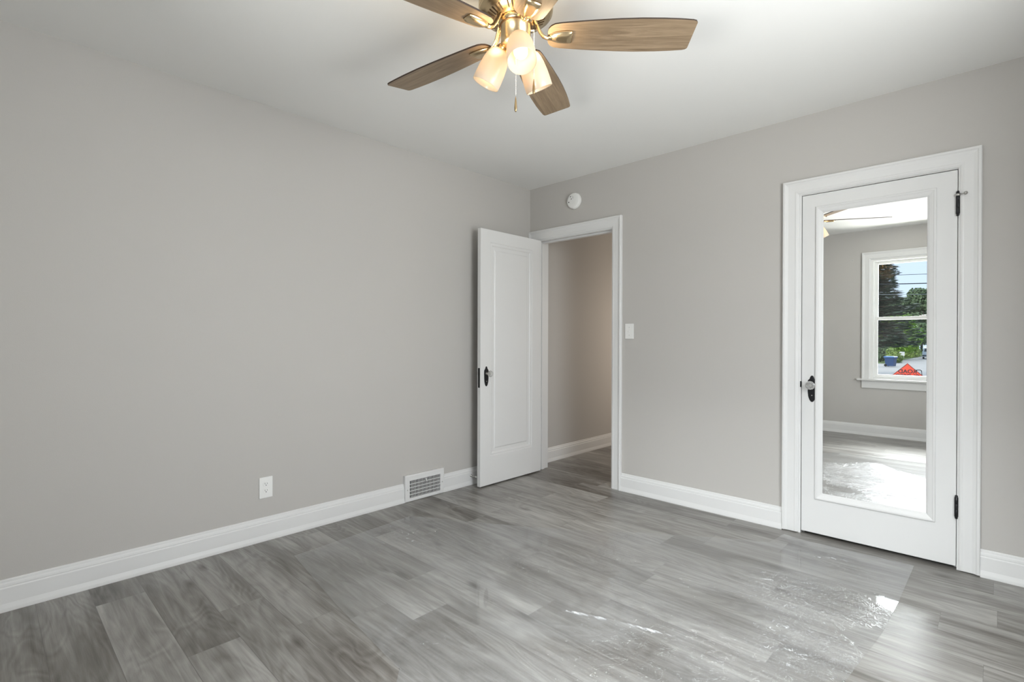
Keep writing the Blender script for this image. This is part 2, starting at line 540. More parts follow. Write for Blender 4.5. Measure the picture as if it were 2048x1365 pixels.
def knob_set(parent, M, zc, name_k='knob'):
    """black plate and faceted glass knob; M maps local (x right, y out of the face, z up)"""
    out = [(-0.006, 0.054), (0.0, 0.057), (0.006, 0.054), (0.010, 0.046), (0.0125, 0.037), (0.021, 0.028), (0.0235, 0.018), (0.0235, -0.010), (0.0225, -0.04),
           (0.020, -0.068), (0.014, -0.088), (0.007, -0.099), (0.0, -0.102), (-0.007, -0.099), (-0.014, -0.088), (-0.020, -0.068),
           (-0.0225, -0.04), (-0.0235, -0.010), (-0.0235, 0.018), (-0.021, 0.028), (-0.0125, 0.037), (-0.010, 0.046)]
    g = MB()
    rs = []
    for sc, dy in ((1, 0), (1, 0.002), (0.93, 0.004), (0.80, 0.0045)):
        rs.append([M @ Vector((x * sc, dy, zc + (z + 0.02) * sc - 0.02)) for x, z in out])
    g.rings(rs, True, True, True, smooth=False)
    pl = g.build('knob_plate', M_BLACK, parent)
    # keyhole
    g = MB()
    R = M @ Matrix.Translation((0, 0.0046, zc - 0.062)) @ Matrix.Rotation(-PI / 2, 4, 'X')
    g.lathe([(0.0035, 0), (0.0035, 0.0006)], 12, R)
    g.build('keyhole', M_STEEL, parent)
    g = MB()
    R = M @ Matrix.Translation((0, 0.0, zc)) @ Matrix.Rotation(-PI / 2, 4, 'X')
    g.lathe([(0.0125, 0.003), (0.0125, 0.008), (0.009, 0.012), (0.008, 0.028), (0.0095, 0.031)], 20, R)
    g.build('knob_shank', M_STEEL, parent)
    g = MB()
    g.lathe([(0.010, 0.030), (0.017, 0.034), (0.0245, 0.041), (0.0262, 0.047), (0.0245, 0.053), (0.017, 0.0585), (0.0155, 0.0578), (0.004, 0.0562)], 12, R, smooth=False)
    kb = g.build(name_k, M_KNOB, parent)
    kb['label'] = 'clear faceted glass knob'
    return pl


def crystal_mat():
    m = bpy.data.materials.new('cut_glass'); m.use_nodes = True
    n = m.node_tree; b = n.nodes['Principled BSDF']
    b.inputs['Base Color'].default_value = (0.95, 0.95, 0.93, 1)
    b.inputs['Transmission Weight'].default_value = 0.8
    b.inputs['Roughness'].default_value = 0.03
    b.inputs['IOR'].default_value = 1.5
    return m


M_KNOB = crystal_mat()

# ------------------------------------------------------------------ door_1: open door and its frame
d1 = empty('door_1', (0.10, 0, 0))
struct(d1, 'open white one-panel door in the corner doorway, swung against the left wall', 'door')
off = Vector((-0.10, 0, 0))


def shift(o, v):
    o.data.transform(Matrix.Translation(v)); return o


g = MB(); casing(g, 0.0005, 0.962, 2.139, 0.0, back3)
shift(g.build('casing', M_TRIM, d1), off)
g = MB(); casing(g, 0.012, 0.962, 2.139, 0.0, hall3)
shift(g.build('casing', M_TRIM, d1), off)
g = MB()
J0, J1, JT = 0.100, 0.874, 2.045
g.box((D1[0], -0.001, 0), (J0, T + 0.001, JT + 0.013), 0.001)
g.box((J1, -0.001, 0), (D1[1], T + 0.001, JT + 0.013), 0.001)
g.box((J0, -0.001, JT), (J1, T + 0.001, JT + 0.013), 0.001)
g.box((J0, 0.042, 0), (J0 + 0.012, 0.078, JT), 0.002)
g.box((J1 - 0.012, 0.042, 0), (J1, 0.078, JT), 0.002)
g.box((J0 + 0.012, 0.042, JT - 0.012), (J1 - 0.012, 0.078, JT), 0.002)
shift(g.build('jamb', M_TRIM, d1), off)
g = MB(); g.box((J1 - 0.002, 0.008, 0.87), (J1 + 0.0005, 0.034, 0.945), 0.0005)
shift(g.build('strike_plate', M_BLACK, d1), off)
# slab modelled closed, then turned 90 degrees: local x -> -y, front face looks to +x
SW = 0.727
g = MB()
slab_mesh(g, SW, 0.010, 2.046, 0.035, 0.118, SW - 0.105, 0.235, 1.945, PANEL)
# thin joint between stile and rails
g.box((0.118 - 0.0008, -0.0004, 0.012), (0.118 + 0.0004, 0.001, 0.235))
MS = Matrix.Translation((0.1475, -0.015, 0)) @ Matrix.Rotation(-PI / 2, 4, 'Z')
# rotation -90: local x -> -y ; local y -> +x ; want front (-y) to look +x, so mirror y
MSL = Matrix.Translation((0.1475, -0.015, 0)) @ Matrix(((0, -1, 0, 0), (-1, 0, 0, 0), (0, 0, 1, 0), (0, 0, 0, 1)))
slab = g.build('door_slab', M_TRIM, d1)
slab.data.transform(Matrix.Translation(off) @ MSL)
slab.data.flip_normals()
MK = Matrix.Translation(off) @ Matrix.Translation((0.1475, -0.680, 0)) @ Matrix(((0, 1, 0, 0), (-1, 0, 0, 0), (0, 0, 1, 0), (0, 0, 0, 1)))
knob_set(slab, MK, 0.900)
MK2 = Matrix.Translation(off) @ Matrix.Translation((0.1125, -0.680, 0)) @ Matrix(((0, -1, 0, 0), (1, 0, 0, 0), (0, 0, 1, 0), (0, 0, 0, 1)))
knob_set(slab, MK2, 0.900)
g = MB(); g.box((0.1200, -0.7435, 0.790), (0.1400, -0.7415, 0.945), 0.0005)
g.box((0.125, -0.7475, 0.890), (0.135, -0.743, 0.915), 0.002)
shift(g.build('latch_plate', M_BLACK, slab), off)
for hz in (0.26, 1.80):
    g = MB(); g.lathe([(0.003, hz - 0.005), (0.007, hz), (0.007, hz + 0.10), (0.003, hz + 0.105)], 14, Matrix.Translation((0.0995, -0.0335, 0)))
    shift(g.build('hinge', M_BLACK, slab), off)

# ------------------------------------------------------------------ door_2: closed door with full-length mirror
d2 = empty('door_2', (2.21, 0, 0))
struct(d2, 'closed white door with a full-length mirror and black hinges', 'door')
off2 = Vector((-2.21, 0, 0))
g = MB(); casing(g, 2.110, 3.013, 2.139, 0.006, back3)
shift(g.build('casing', M_TRIM, d2), off2)
g = MB()
g.box((D2[0], -0.001, 0), (2.2095, T + 0.001, 2.046), 0.001)
g.box((2.9235, -0.001, 0), (D2[1], T + 0.001, 2.046), 0.001)
g.box((D2[0], -0.001, 2.046), (D2[1], T + 0.001, D2[2]), 0.001)
g.box((2.2095, 0.042, 0), (2.2215, 0.08, 2.046)); g.box((2.9115, 0.042, 0), (2.9235, 0.08, 2.046)); g.box((2.2215, 0.042, 2.034), (2.9115, 0.08, 2.046))
shift(g.build('jamb', M_TRIM, d2), off2)
g = MB()
DW = 2.9215 - 2.2125
slab_mesh(g, DW, 0.017, 2.0425, 0.036, 2.284 - 2.2125, 2.840 - 2.2125, 0.221, 1.967, MIRR, floor_y=True)
sl2 = g.build('door_slab', M_TRIM, d2)
sl2.data.transform(Matrix.Translation(off2) @ Matrix.Translation((2.2125, 0.001, 0)))
g = MB()
a0, a1, b0, b1 = 2.3225, 2.8015, 0.2595, 1.9285
g.face([(a0, 0.0085, b0), (a1, 0.0085, b0), (a1, 0.0085, b1), (a0, 0.0085, b1)])
g.face([(a0, 0.0125, b1), (a1, 0.0125, b1), (a1, 0.0125, b0), (a0, 0.0125, b0)])
mo = shift(g.build('mirror', M_MIRROR, sl2), off2)
knob_set(sl2, Matrix.Translation(off2) @ Matrix.Translation((2.2685, 0.001, 0)) @ Matrix(((-1, 0, 0, 0), (0, -1, 0, 0), (0, 0, 1, 0), (0, 0, 0, 1))), 0.902)
g = MB(); g.box((2.2045, -0.0015, 0.886), (2.2110, 0.003, 0.922), 0.0005)
shift(g.build('strike_plate', M_BLACK, d2), off2)
for (h0, h1) in ((0.262, 0.384), (1.804, 1.932)):
    g = MB()
    g.lathe([(0.002, h0), (0.0055, h0 + 0.002), (0.0065, h0 + 0.006), (0.0055, h0 + 0.010), (0.008, h0 + 0.0115), (0.008, h0 + 0.045), (0.0074, h0 + 0.046), (0.008, h0 + 0.047),
             (0.008, h1 - 0.046), (0.0074, h1 - 0.045), (0.008, h1 - 0.044), (0.008, h1 - 0.0115), (0.0055, h1 - 0.010), (0.0065, h1 - 0.006), (0.0055, h1 - 0.002), (0.002, h1)], 18,
            Matrix.Translation((2.9225, -0.010, 0)))
    shift(g.build('hinge', M_BLACK, sl2), off2)
g = MB()
g.lathe([(0.0085, 1.905), (0.0125, 1.906), (0.0125, 1.916), (0.0085, 1.917)], 18, Matrix.Translation((2.9225, -0.010, 0)))
g.tube([(2.931, -0.016, 1.911), (2.950, -0.032, 1.911)], 0.0024, 8)
Rt = Matrix.Translation((2.953, -0.034, 1.911)) @ Vector((1, -0.75, 0)).to_track_quat('Z', 'Y').to_matrix().to_4x4()
g.lathe([(0.003, -0.004), (0.008, -0.003), (0.0085, 0.002), (0.006, 0.006)], 14, Rt)
hp = shift(g.build('hinge_stop', M_STEEL, sl2), off2)
hp['label'] = 'steel hinge-pin door stop'

# ------------------------------------------------------------------ windows

def window(idx, to3, u0, u1, z0, z1, label, inv):
    """double-hung window; to3(u, d, z): d > 0 into the room, d < 0 into the wall"""
    we = empty('window_%d' % idx, to3((u0 + u1) / 2, 0, z0))
    struct(we, label, 'window')
    orig = Vector(to3((u0 + u1) / 2, 0, z0))

    def B(g, ua, da, za, ub, db, zb, bev=0.0015):
        p = to3(ua, da, za); q = to3(ub, db, zb)
        g.box([min(p[i], q[i]) for i in range(3)], [max(p[i], q[i]) for i in range(3)], bev)
    g = MB(); casing(g, u0 - 0.083, u1 + 0.083, z1 + 0.083, z0, to3)
    shift(g.build('casing', M_TRIM, we), -orig)
    g = MB()
    B(g, u0 - 0.13, -0.02, z0 - 0.022, u1 + 0.13, 0.050, z0, 0.005)
    shift(g.build('window_stool', M_TRIM, we), -orig)
    g = MB()
    B(g, u0 - 0.083, 0, z0 - 0.115, u1 + 0.083, 0.016, z0 - 0.022, 0.003)
    shift(g.build('apron', M_TRIM, we), -orig)
    g = MB()   # frame lining
    t = 0.03
    B(g, u0, -T, z0, u0 + t, 0.0, z1); B(g, u1 - t, -T, z0, u1, 0.0, z1)
    B(g, u0 + t, -T, z1 - t, u1 - t, 0.0, z1); B(g, u0 + t, -T, z0, u1 - t, -0.02, z0 + 0.018)
    for (ua, ub) in ((u0 + t, u0 + t + 0.012), (u1 - t - 0.012, u1 - t)):
        B(g, ua, -0.034, z0, ub, -0.024, z1 - t)
    shift(g.build('window_frame', M_PLASTIC, we), -orig)
    zm = 1.44
    for (nm, za, zb, dd) in (('lower_sash', z0 + 0.018, zm + 0.018, -0.040), ('upper_sash', zm - 0.018, z1 - t, -0.072)):
        g = MB(); s = 0.042
        th = 0.030
        B(g, u0 + t, dd - th, za, u0 + t + s, dd, zb, 0.003); B(g, u1 - t - s, dd - th, za, u1 - t, dd, zb, 0.003)
        B(g, u0 + t + s, dd - th, zb - 0.036, u1 - t - s, dd, zb, 0.003); B(g, u0 + t + s, dd - th, za, u1 - t - s, dd, za + 0.036, 0.003)
        sh = shift(g.build(nm, M_PLASTIC, we), -orig)
        g = MB()
        p = [to3(u0 + t + s - 0.004, dd - 0.015, za + 0.032), to3(u1 - t - s + 0.004, dd - 0.015, za + 0.032),
             to3(u1 - t - s + 0.004, dd - 0.015, zb - 0.032), to3(u0 + t + s - 0.004, dd - 0.015, zb - 0.032)]
        g.face(p)
        shift(g.build('glass', M_GLASS, sh), -orig)
    g = MB()
    uc = (u0 + u1) / 2
    B(g, uc - 0.03, -0.066, zm + 0.018, uc + 0.03, -0.044, zm + 0.026, 0.003)
    B(g, uc - 0.008, -0.060, zm + 0.026, uc + 0.035, -0.050, zm + 0.034, 0.003)
    shift(g.build('sash_lock', M_PLASTIC, we), -orig)
    return we


window(1, lambda u, d, z: (u, RY + d, z), W1[0], W1[1], W1[2], W1[3], 'white double-hung street window reflected in the door mirror', 1)
window(2, lambda u, d, z: (RX - d, u, z), W2[0], W2[1], W2[2], W2[3], 'white double-hung window in the right wall beside the camera', -1)

# ------------------------------------------------------------------ small fittings
# smoke detector
sd = empty('smoke_detector', (0.504, 0, 2.333))
tag(sd, 'round white smoke detector on the grey wall above the doorway', 'smoke detector')
g = MB(); R = Matrix.Rotation(PI / 2, 4, 'X')
g.lathe([(0.068, 0), (0.068, 0.008), (0.0655, 0.011), (0.0655, 0.020), (0.062, 0.027), (0.054, 0.031), (0.030, 0.033), (0.012, 0.033)], 48, R)
g.build('housing', M_PLASTIC, sd)
for (x, z, r) in ((-0.022, 0.034, 0.0045), (-0.014, 0.014, 0.0045), (-0.040, -0.010, 0.005)):
    g = MB(); g.lathe([(r, 0.0295), (r, 0.0325 + 0.0006)], 12, Matrix.Translation((x, 0, z)) @ R); g.build('vent_hole', M_DARK, sd)
g = MB()
for k in range(10):
    g.lathe([(0.0012, 0.030), (0.0012, 0.0333)], 8, Matrix.Translation((-0.004 + 0.006 * (k % 3), 0, 0.018 + 0.006 * (k // 3))) @ R)
g.build('speaker_grille', M_DARK, sd)
# light switch
ls = empty('light_switch', (1.028, 0, 1.236))
tag(ls, 'white toggle light switch on the grey wall right of the doorway', 'switch')
g = MB(); g.box((-0.036, -0.0055, -0.058), (0.036, 0, 0.058), 0.002)
g.build('cover_plate', M_PLASTIC, ls)
g = MB(); g.box((-0.005, -0.0065, -0.012), (0.005, -0.0055, 0.012)); g.box((-0.004, -0.017, 0.000), (0.004, -0.006, 0.008), 0.001, M=Matrix.Rotation(0.35, 4, 'X'))
g.build('toggle', M_PLASTIC, ls)
for z in (-0.030, 0.030):
    g = MB(); g.lathe([(0.003, 0.005), (0.003, 0.0062)], 12, Matrix.Translation((0, 0, z)) @ R); g.build('screw', M_STEEL, ls)
# outlet
ol = empty('wall_outlet', (0, -2.300, 0.306))
tag(ol, 'white duplex wall outlet on the left wall above the baseboard', 'outlet')
g = MB(); g.box((0, -0.037, -0.060), (0.0055, 0.037, 0.060), 0.002)
g.build('cover_plate', M_PLASTIC, ol)
RXm = Matrix.Rotation(PI / 2, 4, 'Y')
for zc in (0.0195, -0.0195):
    g = MB(); rs = []
    for (d, sc) in ((0.0050, 1), (0.0068, 1), (0.0072, 0.96)):
        rs.append([(d, 0.0172 * sc * max(-0.86, min(0.86, math.cos(a))) / 0.86 , zc + 0.0145 * sc * math.sin(a)) for a in [2 * PI * k / 28 for k in range(28)]])
    g.rings(rs, True, True, True, smooth=False)
    rc = g.build('receptacle', M_PLASTIC, ol)
    g = MB()
    g.box((0.0068, -0.0073, zc - 0.001), (0.0074, -0.0053, zc + 0.008)); g.box((0.0068, 0.0053, zc - 0.0), (0.0074, 0.0073, zc + 0.007))
    g.lathe([(0.0027, 0.0068), (0.0027, 0.0074)], 12, Matrix.Translation((0, 0, zc - 0.0065)) @ RXm)
    g.build('slots', M_DARK, rc)
g = MB(); g.lathe([(0.0025, 0.005), (0.0025, 0.0062)], 12, RXm); g.build('screw', M_PLASTIC, ol)
# floor register in the baseboard
vt = empty('wall_register', (0, -1.180, 0))
tag(vt, 'white metal heating register set into the baseboard of the left wall', 'vent')
g = MB()
W_, H_ = 0.176, 0.190
o0 = [(-W_, 0.001), (W_, 0.001), (W_, H_), (-W_, H_)]
i0 = [(-0.137, 0.026), (0.137, 0.026), (0.137, 0.151), (-0.137, 0.151)]
rs = [[(0.001, y, z) for y, z in o0], [(0.024, y, z) for y, z in o0],
      [(0.028, y * 0.975, 0.095 + (z - 0.095) * 0.955) for y, z in o0],
      [(0.028, y, z) for y, z in i0], [(0.012, y, z) for y, z in i0]]
g.rings(rs, True, False, False, smooth=False)
g.build('frame', M_TRIM, vt)
g = MB()
ny, nz_ = 22, 5
cw = 0.274 / ny; rh = 0.125 / nz_
for k in range(1, ny):
    y = -0.137 + cw * k; g.box((0.0255, y - 0.0021, 0.026), (0.0270, y + 0.0021, 0.151))
for k in range(1, nz_):
    z = 0.026 + rh * k; g.box((0.0257, -0.137, z - 0.0021), (0.0272, 0.137, z + 0.0021))
g.build('grille', M_TRIM, vt)
g = MB(); g.box((0.006, -0.137, 0.026), (0.008, 0.137, 0.151)); g.build('duct', M_DARK, vt)
g = MB(); g.box((0.024, -0.004, 0.128), (0.040, 0.004, 0.146), 0.001); g.build('lever', M_TRIM, vt)
for y in (-0.157, 0.157):
    g = MB(); g.lathe([(0.0045, 0.0275), (0.004, 0.0295)], 12, Matrix.Translation((0, y, 0.088)) @ RXm); g.build('screw', M_STEEL, vt)
# spring door stop on the baseboard
ds = empty('door_stop', (0.016, -0.722, 0.074))
tag(ds, 'small steel spring door stop on the left baseboard behind the open door', 'door stop')
g = MB(); g.lathe([(0.011, 0), (0.011, 0.003), (0.0065, 0.006), (0.005, 0.008)], 18, RXm); g.build('base', M_STEEL, ds)
g = MB()
pts = [(0.006 + 0.050 * k / 160, 0.0036 * math.cos(k * 2 * PI / 10), 0.0036 * math.sin(k * 2 * PI / 10)) for k in range(161)]
g.tube(pts, 0.0010, 6); g.build('spring', M_STEEL, ds)
g = MB(); g.lathe([(0.0045, 0.055), (0.006, 0.057), (0.006, 0.068), (0.004, 0.071)], 14, RXm); g.build('rubber_tip', M_PLASTIC, ds)

# ------------------------------------------------------------------ ceiling fan
FX, FY = 1.757, -2.048
fan = empty('ceiling_fan', (FX, FY, RZ))
tag(fan, 'brass five-blade ceiling fan with three lit frosted shades on the ceiling', 'ceiling fan')


def wood_mat():
    m = bpy.data.materials.new('oak_blade'); m.use_nodes = True
    n = m.node_tree; b = n.nodes['Principled BSDF']
    t = n.nodes.new('ShaderNodeTexCoord')
    mp = n.nodes.new('ShaderNodeMapping'); mp.inputs['Scale'].default_value = (2.2, 34, 2)
    n.links.new(t.outputs['Object'], mp.inputs[0])
    nz = n.nodes.new('ShaderNodeTexNoise'); nz.inputs['Scale'].default_value = 1.6; nz.inputs['Detail'].default_value = 7
    nz.inputs['Roughness'].default_value = 0.62; nz.inputs['Distortion'].default_value = 1.4
    n.links.new(mp.outputs[0], nz.inputs['Vector'])
    cr = n.nodes.new('ShaderNodeValToRGB')
    cr.color_ramp.elements[0].position = 0.30; cr.color_ramp.elements[0].color = (0.160, 0.108, 0.063, 1)
    cr.color_ramp.elements[1].position = 0.72; cr.color_ramp.elements[1].color = (0.340, 0.248, 0.158, 1)
    n.links.new(nz.outputs['Fac'], cr.inputs[0])
    n.links.new(cr.outputs[0], b.inputs['Base Color'])
    b.inputs['Roughness'].default_value = 0.42
    return m


M_OAK = wood_mat()
M_EDGE = mat('walnut_edge', (0.035, 0.02, 0.012), 0.5, var=0.2, vscale=20)


def shade_mat():
    m = bpy.data.materials.new('frosted_glass'); m.use_nodes = True
    n = m.node_tree; n.nodes.clear()
    out = n.nodes.new('ShaderNodeOutputMaterial')
    df = n.nodes.new('ShaderNodeBsdfDiffuse'); df.inputs[0].default_value = (0.80, 0.72, 0.61, 1)
    tl = n.nodes.new('ShaderNodeBsdfTranslucent'); tl.inputs[0].default_value = (0.97, 0.80, 0.58, 1)
    gl = n.nodes.new('ShaderNodeBsdfGlossy'); gl.inputs['Roughness'].default_value = 0.25
    m1 = n.nodes.new('ShaderNodeMixShader'); m1.inputs[0].default_value = 0.36
    m2 = n.nodes.new('ShaderNodeMixShader'); m2.inputs[0].default_value = 0.05
    n.links.new(df.outputs[0], m1.inputs[1]); n.links.new(tl.outputs[0], m1.inputs[2])
    n.links.new(m1.outputs[0], m2.inputs[1]); n.links.new(gl.outputs[0], m2.inputs[2])
    n.links.new(m2.outputs[0], out.inputs[0])
    return m


def bulb_mat():
    m = bpy.data.materials.new('lit_bulb'); m.use_nodes = True
    n = m.node_tree; n.nodes.clear()
    out = n.nodes.new('ShaderNodeOutputMaterial')
    em = n.nodes.new('ShaderNodeEmission'); em.inputs[0].default_value = (1.0, 0.80, 0.52, 1); em.inputs[1].default_value = 7.5
    n.links.new(em.outputs[0], out.inputs[0])
    return m


M_SHADE = shade_mat(); M_BULB = bulb_mat()

ZF = -RZ   # parts use heights from the floor, shifted under the fan origin


def fz(z): return z + ZF


g = MB()
g.lathe([(0.070, fz(RZ)), (0.076, fz(RZ) - 0.004), (0.078, fz(2.500)), (0.095, fz(2.490)), (0.125, fz(2.480)), (0.136, fz(2.468)), (0.140, fz(2.455)), (0.140, fz(2.412)),
         (0.137, fz(2.408)), (0.1395, fz(2.405)), (0.138, fz(2.399)), (0.132, fz(2.396)), (0.130, fz(2.392)), (0.122, fz(2.390)), (0.114, fz(2.384)),
         (0.080, fz(2.369)), (0.074, fz(2.371)), (0.070, fz(2.367)), (0.066, fz(2.369))], 64)
g.build('motor_housing', M_BRASS, fan)
# ventilation slots in the underside of the housing
g = MB()
for k in range(40):
    if k % 8 in (0,):
        continue
    a = 2 * PI * k / 40
    M = Matrix.Rotation(a, 4, 'Z')
    z0, z1 = fz(2.3706), fz(2.3826)
    pr = []
    for (r, hw) in ((0.0835, 0.0012), (0.086, 0.0022), (0.106, 0.0036), (0.110, 0.0026)):
        pr.append((r, hw))
    rs = []
    for dz in (-0.0006, 0.002):
        ring = [(r, hw) for r, hw in pr] + [(r, -hw) for r, hw in reversed(pr)]
        rs.append([M @ Vector((r, h, fz(2.369) + (r - 0.080) / 0.034 * 0.015 + dz)) for r, h in ring])
    g.rings(rs, True, True, True, smooth=False)
g.build('vent_slots', mat('slot_brown', (0.06, 0.035, 0.015), 0.6, metal=0.4), fan)
g = MB()
g.lathe([(0.060, fz(2.372)), (0.0655, fz(2.371)), (0.0655, fz(2.352)), (0.0625, fz(2.350)), (0.0625, fz(2.347)), (0.0565, fz(2.3465)), (0.0565, fz(2.285)), (0.053, fz(2.276)), (0.040, fz(2.268)),
         (0.018, fz(2.262)), (0.014, fz(2.254)), (0.006, fz(2.250)), (0.003, fz(2.249))], 48)
g.build('switch_housing', M_BRASS, fan)
g = MB()
g.lathe([(0.0660, fz(2.3725)), (0.0672, fz(2.3715)), (0.0672, fz(2.3685)), (0.0660, fz(2.3675))], 48, cap0=False, cap1=False)
g.lathe([(0.0566, fz(2.3500)), (0.0632, fz(2.3492)), (0.0632, fz(2.3470)), (0.0566, fz(2.3462))], 48, cap0=False, cap1=False)
g.build('trim_ring', mat('bronze_ring', (0.10, 0.06, 0.03), 0.4, metal=0.8), fan)

BLZ = 2.316
# blade outline: (radius, half width)
BO = [(0.120, 0.020), (0.123, 0.034), (0.131, 0.046), (0.145, 0.055), (0.17, 0.0595), (0.22, 0.0645), (0.30, 0.0710), (0.38, 0.0760), (0.46, 0.0785), (0.54, 0.0775), (0.60, 0.0745), (0.645, 0.0705),
      (0.657, 0.0670), (0.6625, 0.0600)]
PITCH = -math.radians(11.5)


def blade_mesh():
    g = MB()
    up = [(r, h) for r, h in BO] + [(r, -h) for r, h in reversed(BO)]
    th = 0.0030
    R = [[g.bm.verts.new((r, h, z)) for r, h in up] for z in (-th, th)]
    n = len(up)
    f = g.bm.faces.new(list(reversed(R[0]))); f.material_index = 0
    f = g.bm.faces.new(R[1]); f.material_index = 1
    for k in range(n):
        f = g.bm.faces.new((R[0][k], R[0][(k + 1) % n], R[1][(k + 1) % n], R[1][k])); f.material_index = 1
    return g


def iron_mesh():
    """curved arm from the hub and the shield plate under the blade, in blade-local space (pitch removed)"""
    g = MB()
    # shield plate (hangs below the blade underside)
    pl = [(0.127, 0.010), (0.136, 0.0165), (0.150, 0.0225), (0.168, 0.0265), (0.190, 0.0285), (0.207, 0.0275), (0.213, 0.0250)]
    ring = [(r, h) for r, h in pl] + [(r, -h) for r, h in reversed(pl)]
    cx = 0.172
    rs = []
    for sc, z in ((1.0, -0.0031), (1.0, -0.007), (0.90, -0.0125), (0.72, -0.0165), (0.45, -0.0185)):
        rs.append([(cx + (r - cx) * sc, h * sc, z) for r, h in ring])
    g.rings(rs, True, True, True)
    return g


def arm_mesh():
    g = MB()
    pts = [(0.060, 0, 0.060), (0.072, 0, 0.052), (0.082, 0, 0.034), (0.092, 0, 0.012), (0.104, 0, -0.004), (0.118, 0, -0.010), (0.136, 0, -0.010)]
    wd = [0.017, 0.0165, 0.014, 0.0115, 0.0100, 0.0095, 0.010]
    rs = []
    for i, (x, y, z) in enumerate(pts):
        a = Vector(pts[max(0, i - 1)]); b = Vector(pts[min(len(pts) - 1, i + 1)]); t = (b - a).normalized()
        u = Vector((0, 1, 0)); v = t.cross(u)
        ring = []
        for k in range(16):
            an = 2 * PI * k / 16
            c, s_ = math.cos(an), math.sin(an)
            rib = 1 + 0.10 * math.cos(6 * an)
            ring.append(Vector((x, y, z)) + u * wd[i] * c * rib + v * 0.0058 * s_ * rib)
        rs.append(ring)
    g.rings(rs)
    return g


b0 = blade_mesh().build('blade', [M_OAK, M_EDGE], fan)
ir0 = iron_mesh().build('blade_iron', M_BRASS, b0)
ar0 = arm_mesh().build('blade_arm', M_BRASS, b0)
BASE_AZ = 43.2
ar0.matrix_parent_inverse = Matrix.Identity(4)
for k in range(5):
    az = math.radians(BASE_AZ + 72 * k)
    if k == 0:
        bl, ir, ar = b0, ir0, ar0
    else:
        bl = b0.copy(); COL.objects.link(bl); bl.parent = fan
        ir = ir0.copy(); COL.objects.link(ir); ir.parent = bl
        ar = ar0.copy(); COL.objects.link(ar); ar.parent = bl
    bl.location = (0, 0, fz(BLZ))
    bl.rotation_euler = (Matrix.Rotation(az, 3, 'Z') @ Matrix.Rotation(PITCH, 3, 'X')).to_euler()
    ar.rotation_euler = (-PITCH, 0, 0)

# light kit
TILT = math.radians(28)
prof_o = [(0.020, 0.0), (0.030, 0.003), (0.0385, 0.012), (0.0445, 0.028), (0.0490, 0.050), (0.0520, 0.080), (0.0532, 0.110), (0.0530, 0.134)]


def shade_mesh():
    g = MB()
    pts = prof_o + [(0.0522, 0.1355), (0.0508, 0.134)] + [(r - 0.0026, z) for r, z in reversed(prof_o[:-1])]
    pts[-1] = (0.0185, 0.0035)
    g.lathe([(r, -z) for r, z in pts], 48, cap0=False, cap1=False)
    return g


sh0 = shade_mesh().build('lamp_shade', M_SHADE, fan)
g = MB(); g.lathe([(0.012, -0.036), (0.014, -0.046), (0.021, -0.058), (0.0245, -0.068), (0.0258, -0.078), (0.0245, -0.088), (0.020, -0.096), (0.012, -0.1015), (0.003, -0.103)], 28)
bu0 = g.build('bulb', M_BULB, sh0)
g = MB(); g.lathe([(0.010, 0.022), (0.016, 0.018), (0.0225, 0.006), (0.0245, -0.004), (0.0245, -0.009), (0.019, -0.010)], 24, cap1=False)
g.lathe([(0.012, -0.004), (0.0125, -0.036)], 16)
ho0 = g.build('shade_holder', M_BRASS, sh0)
g = MB(); g.tube([(-0.056, 0, -0.008), (-0.036, 0, 0.018), (-0.016, 0, 0.026), (-0.002, 0, 0.018)], [0.008, 0.008, 0.008, 0.010], 12)
am0 = g.build('light_arm', M_BRASS, sh0)
for k, azd in enumerate((-36, 84, 204)):
    az = math.radians(azd)
    rad, zt = 0.060, 2.272
    Rm = Matrix.Rotation(az, 3, 'Z') @ Matrix.Rotation(-TILT, 3, 'Y')
    if k == 0:
        s_, b_, h_, a_ = sh0, bu0, ho0, am0
    else:
        s_ = sh0.copy(); COL.objects.link(s_); s_.parent = fan
        b_ = bu0.copy(); COL.objects.link(b_); b_.parent = s_
        h_ = ho0.copy(); COL.objects.link(h_); h_.parent = s_
        a_ = am0.copy(); COL.objects.link(a_); a_.parent = s_
    s_.location = (rad * math.cos(az), rad * math.sin(az), fz(zt))
    s_.rotation_euler = Rm.to_euler()

# added upward spots in the gaps between the shades, warming the blade roots
for azd in (24, 144, 264):
    az = math.radians(azd)
    pl_ = bpy.data.lights.new('blade_fill_spot', 'SPOT'); pl_.energy = 1.8; pl_.color = (1.0, 0.78, 0.50)
    pl_.shadow_soft_size = 0.03; pl_.spot_size = math.radians(150); pl_.spot_blend = 0.4
    po_ = bpy.data.objects.new('blade_fill_spot', pl_); COL.objects.link(po_)
    po_.location = (FX + 0.100 * math.cos(az), FY + 0.100 * math.sin(az), 2.232)
    po_.rotation_euler = (PI, 0, 0)

